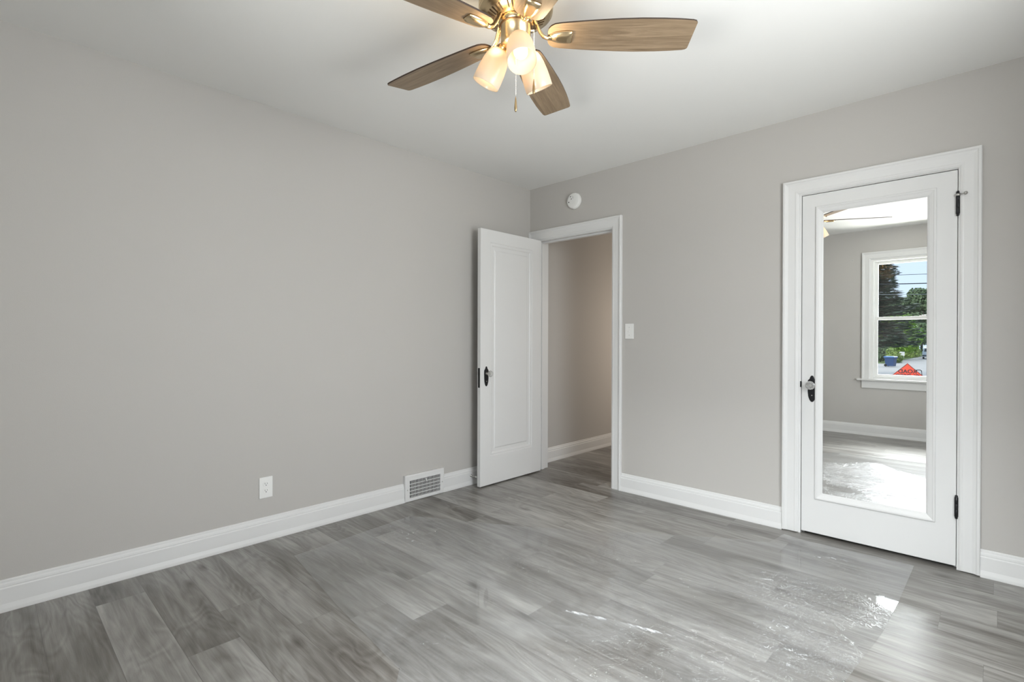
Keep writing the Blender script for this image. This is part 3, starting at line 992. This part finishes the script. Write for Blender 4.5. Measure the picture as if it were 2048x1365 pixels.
# pull chains
CR = Vector((math.cos(YAW), math.sin(YAW), 0)); CF = Vector((-math.sin(YAW), math.cos(YAW), 0))
for (rt, fw, ztop, zfob, zend, nm) in ((0.000, -0.058, 2.300, 2.059, 2.003, 'steel'), (0.068, -0.010, 2.330, 2.148, 2.090, 'brass')):
    p = CR * rt + CF * fw
    g = MB(); nb = int((ztop - zfob) / 0.0052)
    g.tube([(p.x, p.y, fz(ztop)), (p.x, p.y, fz(zfob))], 0.0005, 6)
    for i in range(nb):
        z = fz(ztop - i * 0.0052)
        g.lathe([(0.0005, z + 0.0016), (0.0021, z + 0.0010), (0.0021, z - 0.0010), (0.0005, z - 0.0016)], 6, Matrix.Translation((p.x, p.y, 0)))
    if nm == 'brass':
        g.tube([(p.x * 0.82, p.y * 0.82, fz(ztop)), (p.x, p.y, fz(ztop))], 0.003, 8)
    pc = g.build('pull_chain', mat('bright_chain', (0.85, 0.83, 0.80), 0.45, metal=0.5), fan)
    g = MB(); L = zfob - zend
    g.lathe([(0.0008, fz(zfob)), (0.0022, fz(zfob - 0.15 * L)), (0.0042, fz(zfob - 0.45 * L)), (0.0052, fz(zfob - 0.72 * L)), (0.0046, fz(zfob - 0.92 * L)), (0.002, fz(zend))], 16,
            Matrix.Translation((p.x, p.y, 0)))
    g.build('fob', M_BRASS_D, pc)

# ------------------------------------------------------------------ clear plastic sheet on the floor

def film_mat():
    m = bpy.data.materials.new('clear_plastic_film'); m.use_nodes = True
    n = m.node_tree; n.nodes.clear(); L = n.links.new
    out = n.nodes.new('ShaderNodeOutputMaterial')
    tr = n.nodes.new('ShaderNodeBsdfTransparent'); tr.inputs[0].default_value = (0.97, 0.97, 0.97, 1)
    gl = n.nodes.new('ShaderNodeBsdfGlossy'); gl.inputs['Roughness'].default_value = 0.04
    df = n.nodes.new('ShaderNodeBsdfDiffuse'); df.inputs[0].default_value = (0.8, 0.82, 0.83, 1)
    m1 = n.nodes.new('ShaderNodeMixShader'); m2 = n.nodes.new('ShaderNodeMixShader')
    geo = n.nodes.new('ShaderNodeNewGeometry')
    nz = n.nodes.new('ShaderNodeTexNoise'); nz.inputs['Scale'].default_value = 2.2; nz.inputs['Detail'].default_value = 6
    nz.inputs['Roughness'].default_value = 0.6; nz.inputs['Distortion'].default_value = 1.0
    L(geo.outputs['Position'], nz.inputs['Vector'])
    mr_ = n.nodes.new('ShaderNodeMapRange'); mr_.inputs['From Min'].default_value = 0.35; mr_.inputs['From Max'].default_value = 0.75
    mr_.inputs['To Min'].default_value = 0.05; mr_.inputs['To Max'].default_value = 0.20
    L(nz.outputs['Fac'], mr_.inputs['Value'])
    # crinkles: ridged noise, stronger in patches
    n1 = n.nodes.new('ShaderNodeTexNoise'); n1.inputs['Scale'].default_value = 24; n1.inputs['Detail'].default_value = 3
    n1.inputs['Distortion'].default_value = 2.0
    L(geo.outputs['Position'], n1.inputs['Vector'])
    ab = n.nodes.new('ShaderNodeMath'); ab.operation = 'SUBTRACT'; ab.inputs[1].default_value = 0.5; L(n1.outputs['Fac'], ab.inputs[0])
    ab2 = n.nodes.new('ShaderNodeMath'); ab2.operation = 'ABSOLUTE'; L(ab.outputs[0], ab2.inputs[0])
    n2 = n.nodes.new('ShaderNodeTexNoise'); n2.inputs['Scale'].default_value = 1.7; L(geo.outputs['Position'], n2.inputs['Vector'])
    mp = n.nodes.new('ShaderNodeMapRange'); mp.inputs['From Min'].default_value = 0.50; mp.inputs['From Max'].default_value = 0.68
    L(n2.outputs['Fac'], mp.inputs['Value'])
    last = mp.outputs[0]; white = None
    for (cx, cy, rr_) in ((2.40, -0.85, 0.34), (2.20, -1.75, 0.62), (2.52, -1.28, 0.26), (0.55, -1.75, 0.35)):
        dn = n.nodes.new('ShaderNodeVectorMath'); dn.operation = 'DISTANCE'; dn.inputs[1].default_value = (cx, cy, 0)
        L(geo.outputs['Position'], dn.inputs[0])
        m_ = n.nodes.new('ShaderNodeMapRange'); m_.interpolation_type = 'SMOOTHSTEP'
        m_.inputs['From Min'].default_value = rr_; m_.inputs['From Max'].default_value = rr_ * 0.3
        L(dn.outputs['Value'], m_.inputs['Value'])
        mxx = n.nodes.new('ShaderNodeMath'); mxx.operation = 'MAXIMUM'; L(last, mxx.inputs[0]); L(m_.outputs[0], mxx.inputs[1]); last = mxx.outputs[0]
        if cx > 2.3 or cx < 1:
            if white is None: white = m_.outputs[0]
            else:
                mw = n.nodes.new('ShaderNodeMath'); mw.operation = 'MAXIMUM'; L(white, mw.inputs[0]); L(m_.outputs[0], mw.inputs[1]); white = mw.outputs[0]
    mu = n.nodes.new('ShaderNodeMath'); mu.operation = 'MULTIPLY'; L(ab2.outputs[0], mu.inputs[0]); L(last, mu.inputs[1])
    bp = n.nodes.new('ShaderNodeBump'); bp.inputs['Strength'].default_value = 1.0; bp.inputs['Distance'].default_value = 0.022
    L(mu.outputs[0], bp.inputs['Height'])
    L(bp.outputs[0], gl.inputs['Normal']); fm = schlick(n, 0.075)
    # glints in the crinkled patches, painted as short white strokes
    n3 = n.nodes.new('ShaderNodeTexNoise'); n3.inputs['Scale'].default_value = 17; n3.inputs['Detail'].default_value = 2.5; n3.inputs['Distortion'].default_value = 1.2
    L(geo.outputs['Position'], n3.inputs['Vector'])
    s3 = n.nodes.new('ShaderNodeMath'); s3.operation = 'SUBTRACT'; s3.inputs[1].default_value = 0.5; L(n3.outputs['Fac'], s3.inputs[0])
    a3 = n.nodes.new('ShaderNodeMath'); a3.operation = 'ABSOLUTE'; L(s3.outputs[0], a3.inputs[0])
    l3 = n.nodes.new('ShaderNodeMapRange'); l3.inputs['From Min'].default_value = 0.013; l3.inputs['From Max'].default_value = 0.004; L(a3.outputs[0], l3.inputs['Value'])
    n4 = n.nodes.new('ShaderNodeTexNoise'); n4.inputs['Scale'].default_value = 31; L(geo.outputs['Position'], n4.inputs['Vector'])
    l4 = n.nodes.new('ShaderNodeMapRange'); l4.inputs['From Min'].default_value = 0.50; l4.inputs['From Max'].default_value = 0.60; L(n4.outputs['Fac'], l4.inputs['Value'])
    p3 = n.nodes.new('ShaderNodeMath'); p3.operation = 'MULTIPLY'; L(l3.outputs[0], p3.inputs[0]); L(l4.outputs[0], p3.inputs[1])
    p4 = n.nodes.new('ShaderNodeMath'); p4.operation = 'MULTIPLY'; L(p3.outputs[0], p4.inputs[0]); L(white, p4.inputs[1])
    at_ = n.nodes.new('ShaderNodeAttribute'); at_.attribute_name = 'crease_glare'  # window glare along the creases, painted white
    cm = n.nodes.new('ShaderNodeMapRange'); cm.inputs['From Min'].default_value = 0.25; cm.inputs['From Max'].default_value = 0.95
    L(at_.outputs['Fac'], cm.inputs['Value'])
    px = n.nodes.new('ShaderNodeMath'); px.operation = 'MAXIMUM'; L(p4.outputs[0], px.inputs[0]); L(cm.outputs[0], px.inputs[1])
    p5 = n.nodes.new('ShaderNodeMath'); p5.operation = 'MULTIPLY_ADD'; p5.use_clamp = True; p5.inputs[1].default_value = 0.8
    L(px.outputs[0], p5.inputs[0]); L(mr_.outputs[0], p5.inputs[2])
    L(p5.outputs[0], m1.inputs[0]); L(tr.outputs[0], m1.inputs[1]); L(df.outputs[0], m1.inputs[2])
    L(fm.outputs[0], m2.inputs[0]); L(m1.outputs[0], m2.inputs[1]); L(gl.outputs[0], m2.inputs[2])
    L(m2.outputs[0], out.inputs[0])
    return m


outline = [(0.345, -2.28), (0.275, -1.485), (0.9433, -1.1037), (1.60, -0.62), (2.00, -0.36), (2.12, -0.30), (2.150, -0.20), (2.158, -0.128), (2.763, -0.100), (2.757, -0.60), (2.745, -0.95),
           (2.70, -1.40), (2.66, -2.0), (2.62, -2.75), (1.9, -2.72), (1.55, -2.42), (0.9561, -2.3613)]


def inside(x, y):
    c = False; n = len(outline)
    for i in range(n):
        x1, y1 = outline[i]; x2, y2 = outline[(i + 1) % n]
        if (y1 > y) != (y2 > y) and x < (x2 - x1) * (y - y1) / (y2 - y1) + x1:
            c = not c
    return c


bm = bmesh.new()
vs = [bm.verts.new((x, y, 0.0035)) for x, y in outline]
f = bm.faces.new(vs)
bmesh.ops.triangulate(bm, faces=[f])
for ax in (0, 1):
    lo, hi = (0.25, 2.80) if ax == 0 else (-2.8, -0.05)
    v = lo
    while v < hi:
        co = Vector((v, 0, 0)) if ax == 0 else Vector((0, v, 0))
        no = Vector((1, 0, 0)) if ax == 0 else Vector((0, 1, 0))
        bmesh.ops.bisect_plane(bm, geom=bm.verts[:] + bm.edges[:] + bm.faces[:], plane_co=co, plane_no=no)
        v += 0.0125
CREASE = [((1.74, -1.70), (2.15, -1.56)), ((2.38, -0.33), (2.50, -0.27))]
for v in bm.verts:
    x, y = v.co.x, v.co.y
    z = 0.0012 + 0.0016 * (0.5 + 0.5 * noise.noise(Vector((x * 3.1, y * 3.1, 0)))) 
    pn = max(0.0, noise.noise(Vector((x * 1.7 + 4, y * 1.7, 2.0))) + 0.05)
    z += 0.006 * pn * abs(noise.noise(Vector((x * 16, y * 16, 5))))
    for (a, b_) in CREASE:
        a = Vector(a); b_ = Vector(b_); p = Vector((x, y)); t = max(0, min(1, (p - a).dot(b_ - a) / (b_ - a).length_squared))
        d = (p - a - (b_ - a) * t).length
        if d < 0.028:
            z += 0.009 * (1 - d / 0.028) ** 1.5 * math.sin(PI * min(1, max(0, t * 0.96 + 0.02)))
    # lifted curled corner by the closet door
    dc = (Vector((x, y)) - Vector((2.14, -0.17))).length
    if dc < 0.16:
        z += 0.020 * (1 - dc / 0.16) ** 2
    v.co.z = z
lay = bm.verts.layers.float.new('crease_glare')  # strength of the painted glare streak on each crease
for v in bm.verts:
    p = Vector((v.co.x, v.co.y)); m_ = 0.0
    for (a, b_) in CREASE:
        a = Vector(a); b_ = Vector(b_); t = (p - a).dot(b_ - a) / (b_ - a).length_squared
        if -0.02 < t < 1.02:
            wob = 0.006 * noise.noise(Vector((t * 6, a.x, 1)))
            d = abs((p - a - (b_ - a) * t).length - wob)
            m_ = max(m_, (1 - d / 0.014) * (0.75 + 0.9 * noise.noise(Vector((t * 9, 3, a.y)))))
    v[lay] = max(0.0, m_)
for f in bm.faces: f.smooth = True
me = bpy.data.meshes.new('plastic_sheet'); bm.to_mesh(me); bm.free()
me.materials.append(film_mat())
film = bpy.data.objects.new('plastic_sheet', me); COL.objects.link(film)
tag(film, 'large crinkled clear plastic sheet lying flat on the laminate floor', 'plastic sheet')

# ------------------------------------------------------------------ outside, beyond the street window
M_ASPH = mat('asphalt', (0.31, 0.295, 0.27), 0.9, spec=0.2, bump=0.3, bscale=8, var=0.12, vscale=0.4)
M_GRASS = mat('lawn', (0.075, 0.115, 0.030), 0.9, spec=0.1, var=0.35, vscale=0.6)
M_LEAF_DK = mat('spruce_needles', (0.062, 0.098, 0.066), 0.7, spec=0.2, var=0.4, vscale=0.8)
M_LEAF_BR = mat('bright_leaves', (0.190, 0.340, 0.040), 0.6, spec=0.2, var=0.4, vscale=0.7)
M_LEAF_MD = mat('mid_leaves', (0.125, 0.180, 0.090), 0.6, spec=0.2, var=0.45, vscale=0.5)
M_LEAF_YE = mat('yellow_green_leaves', (0.250, 0.340, 0.090), 0.6, spec=0.2, var=0.4, vscale=1.0)
M_BARK = mat('bark', (0.07, 0.055, 0.04), 0.9, var=0.3, vscale=6)


def at(px, py, d):
    """point of the street seen in the mirror at photo pixel (px, py), d metres deep"""
    q = CAM + (_f + _r2 * ((px - 1024) / F_PX) - _u2 * ((py - 682.5) / F_PX)) * d
    return Vector((q.x, 0.018 - q.y, q.z))


g = MB(); g.box((-90, -200, GROUND - 0.5), (70, RY - 0.6, GROUND - 0.02))
struct(g.build('ground', M_GRASS), 'green lawn ground outside the street window', 'ground')
g = MB()
g.box((-60, -71, GROUND - 0.1), (50, -9, GROUND)); g.box((-6.7, -150, GROUND - 0.1), (6.5, -71, GROUND))
struct(g.build('road', M_ASPH), 'pale asphalt street reflected beyond the window', 'road')


def leaf_cloud(g, blobs, n, size, seed, mi=0):
    random.seed(seed)
    vol = [b[3] * b[4] * b[5] for b in blobs]; tot = sum(vol)
    for b, v in zip(blobs, vol):
        for i in range(int(n * v / tot)):
            while True:
                d = Vector((random.uniform(-1, 1), random.uniform(-1, 1), random.uniform(-1, 1)))
                if 0.02 < d.length < 1: break
            d = d.normalized() * (0.55 + 0.45 * random.random() ** 0.5)
            c = Vector((b[0] + d.x * b[3], b[1] + d.y * b[4], b[2] + d.z * b[5]))
            nn = (d + Vector((random.uniform(-1, 1), random.uniform(-1, 1), random.uniform(-1, 1))) * 0.9).normalized()
            u = nn.orthogonal().normalized(); u.rotate(Matrix.Rotation(random.random() * 6.3, 3, nn)); v_ = nn.cross(u)
            s = size * random.uniform(0.6, 1.4)
            g.face([c + u * s, c + v_ * s * 0.6, c - u * s, c - v_ * s * 0.6], mi)


def broadleaf(name, base, height, rad, m, label, cat, seed, n=3500, size=0.28, squash=0.8, low=0.15, group=None):
    random.seed(seed)
    t = empty(name, base); tag(t, label, cat, group)
    bl = []
    for i in range(14):
        a = random.random() * 2 * PI; rr = rad * random.uniform(0.15, 0.62); zz = height * random.uniform(low + 0.15, 0.86)
        q = rad * random.uniform(0.38, 0.58) * (1.15 - 0.5 * abs(zz / height - 0.55))
        bl.append((rr * math.cos(a), rr * math.sin(a), zz, q, q, q * squash))
    g = MB(); leaf_cloud(g, bl, n, size, seed + 5); g.build('foliage', m, t)
    g = MB(); pts = [(0, 0, -0.1), (0.05, 0.03, height * 0.3), (0.0, 0.1, height * 0.7)]
    g.tube(pts, [rad * 0.07, rad * 0.055, rad * 0.02], 10)
    for i in range(5):
        b = bl[i]; g.tube([(0.03, 0.04, height * 0.3), (b[0] * 0.5, b[1] * 0.5, (height * 0.3 + b[2]) / 2), (b[0], b[1], b[2])], [rad * 0.035, rad * 0.02, rad * 0.008], 6)
    g.build('trunk', M_BARK, t)
    return t


# spruce with long layered boughs
sp = at(1742, 700, 40); sp.z = GROUND
spr = empty('spruce_tree', sp)
tag(spr, 'tall dark layered spruce seen in the upper left of the mirrored window', 'tree')
g = MB(); random.seed(3)
HS = 13.0
g2 = MB(); g2.tube([(0, 0, -0.1), (0, 0, HS * 0.5), (0, 0, HS)], [0.32, 0.2, 0.03], 12)
zz = 2.6
while zz < HS - 0.3:
    rad = 3.9 * (1 - (zz / HS)) ** 0.75 + 0.15
    nb = 9
    a0 = random.random() * 6
    for k in range(nb):
        a = a0 + 2 * PI * k / nb + random.uniform(-0.25, 0.25)
        L_ = rad * random.uniform(0.65, 1.15)
        dv = Vector((math.cos(a), math.sin(a), 0)); sd_ = Vector((-dv.y, dv.x, 0))
        drop = random.uniform(0.05, 0.22)
        pts = [dv * (L_ * q) + Vector((0, 0, zz - L_ * drop * q + 0.22 * L_ * q * q * 0.6)) for q in (0, 0.3, 0.6, 0.85, 1)]
        g2.tube(pts, [0.05, 0.04, 0.03, 0.02, 0.008], 5)
        for q in range(95):
            s = random.random() ** 0.7
            i = min(3, int(s * 4)); p = pts[0].lerp(pts[-1], s); p.z = zz - L_ * drop * s + 0.132 * L_ * s * s
            wv = (1 - s) * 0.42 * L_ * 0.75 + 0.12
            c = p + sd_ * random.uniform(-wv, wv) + Vector((0, 0, random.uniform(-0.34, 0.10)))
            n_ = Vector((random.uniform(-0.7, 0.7), random.uniform(-0.7, 0.7), 1)).normalized()
            u = (dv + sd_ * random.uniform(-1.0, 1.0)).normalized() * random.uniform(0.15, 0.34)
            v_ = n_.cross(u).normalized() * 0.075
            g.face([c - u, c + v_, c + u, c - v_])
    zz += random.uniform(0.34, 0.54)
g.build('needles', M_LEAF_DK, spr)
g2.build('trunk', M_BARK, spr)

# trees beyond the street
TREES = [
    (1798, 74, 6.6, 3.0, M_LEAF_BR, 'bright sunlit green tree low in the mirrored window', 21, 6500, 0.17),
    (1763, 88, 8.0, 3.6, M_LEAF_MD, 'shaded green tree behind the spruce in the mirrored window', 22, 5200, 0.24),
    (1814, 108, 12.4, 4.6, M_LEAF_MD, 'tall grey-green tree in the middle distance of the mirrored window', 23, 7500, 0.29),
    (1861, 92, 13.2, 3.7, M_LEAF_MD, 'tall grey-green tree at the right edge of the mirrored window', 24, 6600, 0.27),
    (1843, 124, 11.0, 4.0, M_LEAF_YE, 'pale yellow-green tree between the two tall trees in the mirror', 25, 5200, 0.28),
    (1780, 136, 14.5, 6.5, M_LEAF_MD, 'farthest grey-green tree at the left of the mirrored window', 26, 7200, 0.36),
]
for (px, d, h, r_, m, lab, sd_, n_, sz) in TREES:
    b = at(px, 700, d); b.z = GROUND
    broadleaf('leafy_tree', b, h, r_, m, lab, 'tree', sd_, n_, sz, group='trees beyond the street')
BUSH = [
    (1788, 63, 1.7, 1.0, M_LEAF_YE, 'rounded light green bush behind the blue bin', 31),
    (1761, 67, 2.2, 1.0, M_LEAF_MD, 'dark bush at the left edge of the mirrored window', 32),
    (1820, 84, 1.5, 1.4, M_LEAF_YE, 'low yellow-green bush to the right of the white sign', 33),
    (1812, 92, 3.4, 1.9, M_LEAF_DK, 'dark rounded bush behind the white sign', 34),
    (1833, 100, 4.4, 2.2, M_LEAF_DK, 'dark bush next to the white vehicle', 35),
]
for (px, d, h, r_, m, lab, sd_) in BUSH:
    b = at(px, 700, d); b.z = GROUND
    broadleaf('bush', b, h, r_, m, lab, 'bush', sd_, 1600, 0.13, low=-0.05, group='bushes along the street')

# blue wheeled bin
bb = at(1781.5, 700, 54); bb.z = GROUND
bn = empty('recycling_bin', bb, 0.25)
tag(bn, 'blue wheeled recycling bin standing at the street edge', 'bin')
M_BLUE = mat('blue_bin_plastic', (0.018, 0.060, 0.17), 0.5, var=0.1)
M_BLUE_L = mat('blue_bin_lid', (0.10, 0.22, 0.45), 0.4, var=0.1)
g = MB()
rs = [[(x * a, y * b_, z) for x, y in ((-1, -1), (1, -1), (1, 1), (-1, 1))] for a, b_, z in ((0.36, 0.30, 0.06), (0.42, 0.37, 0.86), (0.47, 0.41, 0.88), (0.47, 0.41, 0.98))]
g.rings(rs, smooth=False); g.build('bin_body', M_BLUE, bn)
g = MB(); g.rings([[(x * a, y * a * 0.9, z) for x, y in ((-1, -1), (1, -1), (1, 1), (-1, 1))] for a, z in ((0.49, 0.98), (0.50, 1.04), (0.42, 1.10))], smooth=False)
g.build('lid', M_BLUE_L, bn)
for y in (-0.30, 0.30):
    g = MB(); g.lathe([(0.13, -0.035), (0.14, 0), (0.13, 0.035)], 20, Matrix.Translation((-0.36, y, 0.14)) @ Matrix.Rotation(PI / 2, 4, 'X')); g.build('wheel', M_BLACK, bn)

# orange road work sign: diamond on a stand
sc = at(1814.8, 752, 26)
face_n = (Vector((2.43, RY, 1.2)) - sc); face_n.z = 0; face_n.normalize()
sg = empty('road_sign', (sc.x, sc.y, GROUND), math.atan2(face_n.x, -face_n.y))
tag(sg, 'orange diamond road closed sign on a stand in the street', 'sign')
M_ORG = mat('orange_sign', (0.92, 0.085, 0.035), 0.5, var=0.04)
M_LET = mat('black_lettering', (0.03, 0.02, 0.02), 0.5)
hd = 0.665
cz = (at(1814.8, 727, 26).z - hd) - GROUND
g = MB()
for (s, y0, y1) in ((1.0, 0.0, 0.012),):
    ring = lambda s, y: [(0, y, cz + hd * s), (hd * s, y, cz), (0, y, cz - hd * s), (-hd * s, y, cz)]
    g.rings([ring(1, 0.012), ring(1, 0.0)], smooth=False)
g.build('sign_panel', M_ORG, sg)
g = MB()
for k in range(4):
    a = 2 * PI * k / 4
    R4 = Matrix.Translation((0, 0, cz)) @ Matrix.Rotation(a + PI / 4, 4, 'Y')
    g.box((-0.445, -0.004, 0.442), (0.445, 0.0, 0.464), M=R4)
g.build('border', M_LET, sg)
for (txt, z, size) in (('ROAD', 0.155, 0.20), ('CLOSED', -0.085, 0.20)):
    cu = bpy.data.curves.new('text_' + txt.lower(), 'FONT'); cu.body = txt; cu.size = size * 1.35; cu.align_x = 'CENTER'; cu.extrude = 0.002; cu.offset = 0.006
    to = bpy.data.objects.new('lettering', cu); COL.objects.link(to)
    dg = bpy.context.evaluated_depsgraph_get()
    me = bpy.data.meshes.new_from_object(to.evaluated_get(dg)); bpy.data.objects.remove(to)
    me.transform(Matrix.Translation((0, -0.003, cz + z)) @ Matrix.Rotation(PI / 2, 4, 'X'))
    me.materials.append(M_LET)
    lo = bpy.data.objects.new('lettering', me); COL.objects.link(lo); lo.parent = sg
g = MB(); g.tube([(0, 0.03, 0.25), (0, 0.03, cz + 0.45)], 0.018, 8)
for (x, y) in ((-0.6, -0.5), (0.6, -0.5), (-0.6, 0.6), (0.6, 0.6)):
    g.tube([(0, 0.03, 0.30), (x, y, 0.02)], 0.016, 8)
g.build('stand', M_STEEL, sg)
g = MB()
hp_ = [(-0.36, 0.02, cz + 0.30), (-0.40, 0.02, cz + 0.335), (-0.52, 0.02, cz + 0.335), (-0.56, 0.02, cz + 0.30), (-0.58, 0.02, cz + 0.06)]
g.tube(hp_, 0.022, 8)
g.build('handle', M_BLACK, sg)
g = MB(); g.lathe([(0.15, 0.0), (0.15, 0.012)], 24, Matrix.Translation((-0.27, -0.006, cz - 0.10)) @ Matrix.Rotation(PI / 2, 4, 'X'))
g.build('round_patch', mat('grey_patch', (0.35, 0.38, 0.40), 0.4), sg)

# white yard sign on two posts
ys = at(1804, 700, 72); ys.z = GROUND
y_ = empty('yard_sign', ys, 0.1)
tag(y_, 'small white square yard sign on two posts before the bushes', 'sign')
zc = at(1804, 708, 72).z - GROUND
g = MB(); g.box((-0.30, -0.01, zc - 0.29), (0.30, 0.01, zc + 0.29), 0.01); g.build('sign_panel', M_PLASTIC, y_)
g = MB()
for z in (0.17, 0.06, -0.05, -0.16): g.box((-0.22, 0.010, zc + z - 0.014), (0.22, 0.012, zc + z + 0.014))
g.build('writing_lines', mat('grey_print', (0.25, 0.25, 0.27), 0.6), y_)
for x in (-0.2, 0.2):
    g = MB(); g.tube([(x, 0, 0), (x, 0, zc - 0.28)], 0.02, 6); g.build('post', M_STEEL, y_)

# parked white SUV seen from behind
cp = at(1861, 700, 76); cp.z = GROUND
cv = empty('parked_car', cp, -0.08)
tag(cv, 'white boxy vehicle parked at the far end of the street', 'car')
M_CARW = mat('white_car_paint', (0.75, 0.76, 0.78), 0.25, var=0.02)
M_CARG = mat('dark_car_glass', (0.02, 0.025, 0.03), 0.1)
g = MB()
sec = lambda y, hw, hr, zb, zm_, zt: [(-hw, y, zb), (hw, y, zb), (hw, y, zm_), (hr, y, zt), (-hr, y, zt), (-hw, y, zm_)]
g.rings([sec(0.0, 0.92, 0.90, 0.45, 0.95, 1.0), sec(0.03, 0.95, 0.86, 0.35, 1.05, 1.05), sec(0.06, 0.95, 0.74, 0.30, 1.10, 1.66), sec(0.4, 0.95, 0.74, 0.30, 1.10, 1.74),
         sec(-2.6 + 5.2, 0.95, 0.72, 0.30, 1.08, 1.72), sec(3.3, 0.95, 0.85, 0.30, 1.05, 1.10), sec(4.5, 0.88, 0.80, 0.35, 0.90, 0.98)], smooth=False)
for v in g.bm.verts: v.co.y *= -1
g.build('car_body', M_CARW, cv)
g = MB(); g.face([(-0.74, 0.02, 1.12), (0.74, 0.02, 1.12), (0.64, -0.03, 1.58), (-0.64, -0.03, 1.58)]); g.face([(-0.64, -0.05, 1.58), (0.64, -0.05, 1.58), (0.74, 0.0, 1.12), (-0.74, 0.0, 1.12)])
g.build('rear_window', M_CARG, cv)
g = MB(); g.box((-0.95, -0.05, 0.42), (0.95, 0.06, 0.62), 0.03); g.build('bumper', mat('dark_bumper', (0.08, 0.08, 0.09), 0.5), cv)
for (x, y) in ((-0.82, -0.9), (0.82, -0.9), (-0.82, -3.6), (0.82, -3.6)):
    g = MB(); g.lathe([(0.30, -0.11), (0.34, -0.08), (0.34, 0.08), (0.30, 0.11)], 24, Matrix.Translation((x, y, 0.34)) @ Matrix.Rotation(PI / 2, 4, 'Y')); g.build('wheel', M_BLACK, cv)

# overhead wires along the street
M_WIRE = mat('black_wire', (0.015, 0.02, 0.02), 0.6)
M_WIREP = mat('pale_wire', (0.30, 0.33, 0.33), 0.5)
for (pa, pb, r_, m, lab) in (((1760, 551.5), (1856, 548.5), 0.010, M_WIRE, 'thin black overhead wire, uppermost across the mirrored window'),
                             ((1760, 569), (1856, 567), 0.020, M_WIRE, 'thick black overhead cable across the mirrored window'),
                             ((1760, 589.5), (1856, 589), 0.008, M_WIREP, 'thin pale overhead wire, lowest across the mirrored window')):
    a = at(pa[0], pa[1], 20); b = at(pb[0], pb[1], 20); d = (b - a)
    g = MB()
    pts = []
    for k in range(-12, 13):
        p = (a + b) / 2 + d * (k * 0.9); p.z += 0.0012 * (k * 0.9 * d.length) ** 2
        pts.append(p)
    g.tube(pts, r_, 6)
    tag(g.build('overhead_wire', m), lab, 'wire', 'overhead wires across the street')
